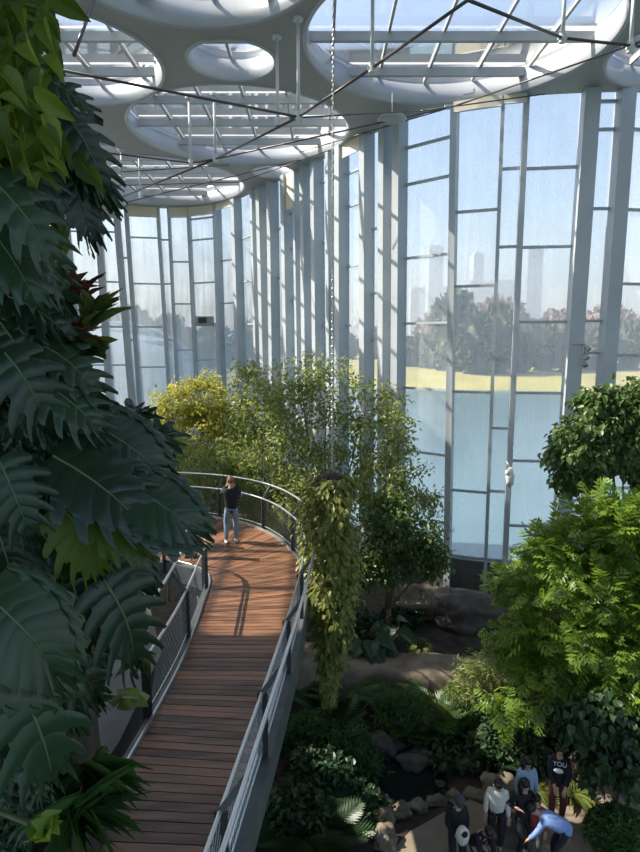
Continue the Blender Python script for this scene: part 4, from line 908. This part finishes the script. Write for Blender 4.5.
def person(label, loc, face, h=1.7, lean=0, hands=None, feet=None, top='c', topc=None, legc=None, shoec=None, hairc=None, hairlen='short', crouch=0, cap=None, wide=1.0, head_tilt=0, extras=None):
    """face: heading in radians (0 looks along +Y); hands/feet in local metres at 1.7 m scale"""
    k = h / 1.7; o = empty('person', loc, face, label=label, cat='person'); V3 = lambda *a: Vector(a) * k
    hip = V3(0, -.25 * math.sin(lean) * .6, .93 - crouch); up = Vector((0, math.sin(lean), math.cos(lean))); fw = Vector((0, math.cos(lean), -math.sin(lean)))
    waist = hip + up * .16 * k; chest = hip + up * .36 * k; neckb = hip + up * .52 * k; ht = lean * .6 + head_tilt; hu = Vector((0, math.sin(ht), math.cos(ht))); hf = Vector((0, math.cos(ht), -math.sin(ht)))
    chin = neckb + hu * .085 * k + hf * .01; hm = neckb + hu * .17 * k + hf * .02 * k; hd = neckb + hu * .245 * k + hf * .01 * k
    hands = hands or [(-.24, .06, .78), (.24, .06, .78)]; feet = feet or [(-.10, 0, .06), (.10, .03, .06)]
    pts = [hip, waist, chest, neckb, chin, hm, hd]; E_ = [(0, 1), (1, 2), (2, 3), (3, 4), (4, 5), (5, 6)]; rad = [.12, .105, .125, .055, .062, .085, .06]
    rad = [r_ * k for r_ in rad]; fing = []; joints = {}
    nose = hm + hf * .105 * k - hu * .01; pts.append(nose); rad.append(.012 * k); E_.append((5, len(pts) - 1))
    for s, hd_ in zip((-1, 1), hands):
        sh = neckb + Vector((s * .165 * k, 0, 0)) - up * .05 * k; el, wr = ik(sh, Vector(hd_) * k, .28 * k, .25 * k, (s * .5, -.6, -.6)); i0 = len(pts)
        pts += [sh, el, wr]; rad += [.055 * k, .042 * k, .028 * k]; E_ += [(2, i0), (i0, i0 + 1), (i0 + 1, i0 + 2)]; joints['arm%d' % s] = (sh, el, wr)
        d = (wr - el).normalized(); pal = wr + d * .07 * k; pts.append(pal); rad.append(.034 * k); E_.append((i0 + 2, i0 + 3))
        side = d.cross(fw); side = side.normalized() if side.length > .1 else Vector((1, 0, 0)); 
        for q in range(4):
            a_ = pal + side * (q - 1.5) * .021 * k + d * .03 * k; ln = (.07, .08, .075, .058)[q] * k; j = len(pts)
            pts += [a_, a_ + d * ln * .5, a_ + d * ln + fw * .02 * k]; rad += [.010 * k, .009 * k, .007 * k]; E_ += [(i0 + 3, j), (j, j + 1), (j + 1, j + 2)]
        j = len(pts); pts += [wr + side * -.04 * k + d * .04 * k, wr + side * -.06 * k + d * .085 * k]; rad += [.011 * k, .009 * k]; E_ += [(i0 + 2, j), (j, j + 1)]
    for s, ft in zip((-1, 1), feet):
        hj = hip + Vector((s * .09 * k, 0, -.03 * k)); kn, an = ik(hj, Vector(ft) * k + Vector((0, 0, .03)), .43 * k, .43 * k, (s * .1, 1, .1)); i0 = len(pts)
        pts += [hj, kn, an, an + Vector((0, .13 * k, -.035 * k))]; rad += [.085 * k, .056 * k, .038 * k, .03 * k]; E_ += [(0, i0), (i0, i0 + 1), (i0 + 1, i0 + 2), (i0 + 2, i0 + 3)]; joints['leg%d' % s] = (hj, kn, an)
    skinmesh('body', pts, E_, rad, SKIN, o)
    # top garment
    P = [hip - up * .15 * k, waist - up * .05 * k, chest, neckb - up * .015 * k]; rd = [(.17 * k * wide, .15 * k), (.155 * k * wide, .14 * k), (.165 * k * wide, .15 * k), (.085 * k, .08 * k)]; Ed = [(0, 1), (1, 2), (2, 3)]
    for s in (-1, 1):
        sh, el, wr = joints['arm%d' % s]; i0 = len(P); P += [sh, el, wr]; rd += [.075 * k, .062 * k, .045 * k]; Ed += [(2, i0), (i0, i0 + 1), (i0 + 1, i0 + 2)]
    jk = skinmesh('jacket', P, Ed, rd, topc, o)
    P = [hip + up * .12 * k]; rd = [(.135 * k, .11 * k)]; Ed = []
    for s in (-1, 1):
        hj, kn, an = joints['leg%d' % s]; i0 = len(P); P += [hj - Vector((0, 0, .04)), kn, an + Vector((0, 0, .03))]; rd += [.10 * k, .075 * k, .062 * k]; Ed += [(0, i0), (i0, i0 + 1), (i0 + 1, i0 + 2)]
        b = MB(); c = an + Vector((0, .055 * k, -.045 * k)); b.ball(c, (.05 * k, .135 * k, .045 * k), 12, 8); mesh_obj('shoe', np.array(b.v), b.f, shoec or M['black'], o, True, local=True)
    skinmesh('trousers', P, Ed, rd, legc, o)
    c = hm + hu * .055 * k - hf * .012 * k; b = MB(); rot = Matrix.Rotation(-ht, 3, 'X')
    def hb(v_, mm, nm):
        return mesh_obj(nm, np.array(v_.v), v_.f, mm, o, True, local=True)
    b.ball((0, 0, 0), (.098 * k, .112 * k, .10 * k), 16, 10)
    V = [c + rot @ Vector(v_) for v_ in b.v]; V = [p for p in V]
    keep = [i for i, v_ in enumerate(b.v) if not (v_[1] > .05 * k and v_[2] < .01 * k)]
    b2 = MB(); b2.add(V, b.f)
    if hairlen == 'long':
        b2.tube([c - hf * .05 * k, c - hf * .09 * k - hu * .14 * k, c - hf * .085 * k - hu * .30 * k, c - hf * .08 * k - hu * .38 * k], [.085 * k, .09 * k, .075 * k, .03 * k], 10)
        for s in (-1, 1): b2.tube([c + Vector((s * .06 * k, 0, 0)), c + Vector((s * .095 * k, 0, 0)) - hu * .12 * k, c + Vector((s * .10 * k, 0, 0)) - hu * .26 * k], [.04 * k, .04 * k, .02 * k], 8)
    hb(b2, hairc, 'hair')
    if cap: 
        b3 = MB(); b3.ball(c + hu * .03 * k, (.112 * k, .125 * k, .09 * k), 16, 10); b3.ball(c + hf * .12 * k - hu * .0, (.07 * k, .07 * k, .012), 12, 6); hb(b3, cap, 'cap')
    for s in (-1, 1): b4 = MB(); b4.ball(hm + hf * .083 * k + Vector((s * .032 * k, 0, 0)) + hu * .015 * k, .011 * k, 8, 6); hb(b4, M['black'], 'eye')
    b4 = MB(); b4.ball(hm + hf * .078 * k - hu * .055 * k, (.022 * k, .012, .006), 8, 6); hb(b4, mat('lips', (.35, .12, .10), .5), 'mouth')
    for s in (-1, 1): b4 = MB(); b4.ball(hm + Vector((s * .088 * k, 0, 0)), (.012, .02, .03), 8, 6); hb(b4, SKIN, 'ear')
    if extras: extras(o, dict(hip=hip, chest=chest, neck=neckb, up=up, fw=fw, k=k, hm=hm, jacket=jk, joints=joints))
    return o
CB = cloth('black_cloth', (.010, .010, .013)); CW = cloth('white_cloth', (.62, .58, .52)); CJ = cloth('light_denim', (.30, .40, .52)); CD = cloth('blue_denim', (.20, .27, .36)); CR = cloth('dark_red_cloth', (.09, .022, .02))
CP = cloth('red_cloth', (.30, .05, .05)); CBL = cloth('blue_shirt', (.20, .30, .55)); CN = cloth('navy_cloth', (.015, .018, .035)); CG = cloth('grey_cloth', (.06, .06, .06)); HB = mat('black_hair', (.012, .009, .008), .5); HR = mat('red_brown_hair', (.26, .11, .05), .55)
SW = mat('white_shoe', (.75, .73, .7), .6)
def on(px, py, z): p = atz(px, py, z); return (p.x, p.y, z)
# on the bridge
def phone(o, d):
    b = MB(); c = Vector((0, .34, 1.50)) * d['k']; b.box(c, (.15, .02, .08)); mesh_obj('phone', np.array(b.v), b.f, M['black'], o, local=True)
p = on(232, 543, ZD + .002); person('person in black sweater and blue jeans on the bridge holding a phone up', p, R(12), 1.72, hands=[(-.09, .27, 1.46), (.09, .27, 1.46)], feet=[(-.14, -.02, .06), (.12, .03, .06)], topc=CB, legc=CD, shoec=SW, hairc=HR, hairlen='short', extras=phone)
p = on(168, 546, ZD + .002); person('person in dark clothes on the bridge, left of the two behind the big leaf', p, R(100), 1.7, topc=CB, legc=CB, shoec=M['black'], hairc=HB)
p = on(181, 545, ZD + .002); person('person in patterned dark trousers on the bridge, behind the inner railing', p, R(-80), 1.65, topc=CN, legc=CG, shoec=M['black'], hairc=HB)
p = on(192, 556, ZD + .002); person('person in black trousers on the bridge, nearest the curl of the railing', p, R(170), 1.68, topc=CB, legc=CB, shoec=M['black'], hairc=HB)
# on the path
def you(o, d):
    cu = bpy.data.curves.new('lettering', 'FONT'); cu.body = 'YOU'; cu.size = .13; cu.extrude = .003; cu.align_x = 'CENTER'
    t = bpy.data.objects.new('lettering_source', cu); COL.objects.link(t); bpy.context.view_layer.update()
    me = bpy.data.meshes.new_from_object(t.evaluated_get(bpy.context.evaluated_depsgraph_get())); bpy.data.objects.remove(t); bpy.data.curves.remove(cu)
    me.name = 'lettering'; me.materials.clear(); me.materials.append(SW)
    t = bpy.data.objects.new('lettering', me); COL.objects.link(t); t.parent = d['jacket']; c = d['chest'] + Vector((0, .165, .06)); t.location = c; t.rotation_euler = (R(80), 0, R(180))
    b = MB(); b.ball(d['chest'] + Vector((0.02, .165, -.05)), (.10, .03, .055), 14, 8); mesh_obj('patch', np.array(b.v), b.f, SW, o, True, local=True)
G0 = .035
P8 = [
 dict(label='person in black hooded top with white chest print and dark red trousers', loc=on(556, 820, G0), face=R(160), h=1.75, topc=CB, legc=CR, shoec=M['black'], hairc=HB, hands=[(-.12, .3, 1.0), (.1, .3, 1.0)], extras=you),
 dict(label='person with long black hair and light denim jacket, facing the camera', loc=on(524, 828, G0), face=R(185), h=1.62, topc=CJ, legc=CD, shoec=M['black'], hairc=HB, hairlen='long', wide=1.15, head_tilt=.1),
 dict(label='person in white jacket with black hair, looking down behind the dark boulder', loc=on(495, 850, G0), face=R(165), h=1.65, topc=CW, legc=CB, shoec=M['black'], hairc=HB, lean=.15, head_tilt=.3, wide=1.1),
 dict(label='person in dark coat and grey cap, leftmost of the group on the path', loc=on(455, 872, G0), face=R(185), h=1.65, topc=CB, legc=CB, shoec=M['black'], hairc=HB, cap=CG, hands=[(-.08, .26, 1.05), (.1, .26, 1.05)], wide=1.2, head_tilt=.3),
 dict(label='person in black with long black hair in the middle of the group', loc=on(521, 855, G0), face=R(200), h=1.63, topc=CB, legc=CB, shoec=SW, hairc=HB, hairlen='long', hands=[(-.2, .25, 1.15), (.26, .1, 1.25)], wide=1.05),
 dict(label='small person in red jacket beside the black vested person', loc=on(534, 858, G0), face=R(150), h=1.35, topc=CP, legc=CG, shoec=SW, hairc=HB),
 dict(label='person in blue shirt bending forward at the right of the group', loc=on(556, 868, G0), face=R(75), h=1.65, lean=1.2, wide=1.2, hands=[(-.1, .65, .45), (.16, .62, .42)], topc=CBL, legc=CN, shoec=SW, hairc=HB, head_tilt=.3),
 dict(label='dark haired person crouching between the dark coat and the white jacket', loc=on(477, 868, G0), face=R(200), h=1.55, lean=.6, crouch=.35, wide=1.25, topc=CB, legc=CB, shoec=SW, hairc=HB, hands=[(-.12, .45, .5), (.14, .45, .5)], head_tilt=.3)]
for a in P8: person(**a)
c = Vector(on(455, 872, G0)); b = MB(); q = c + Vector((.02, -.36, 1.12)); b.ball(q, (.12, .09, .19), 14, 10, fn=lump(.06, 2)); o = empty('shoulder_bag', q, label='white soft bag with a black patch held by the person in the dark coat', cat='bag'); b.build('pouch', CW, o, True)
b = MB(); b.ball(q + Vector((.02, -.05, .08)), (.07, .06, .07), 10, 8); b.build('flap', CB, o, True)
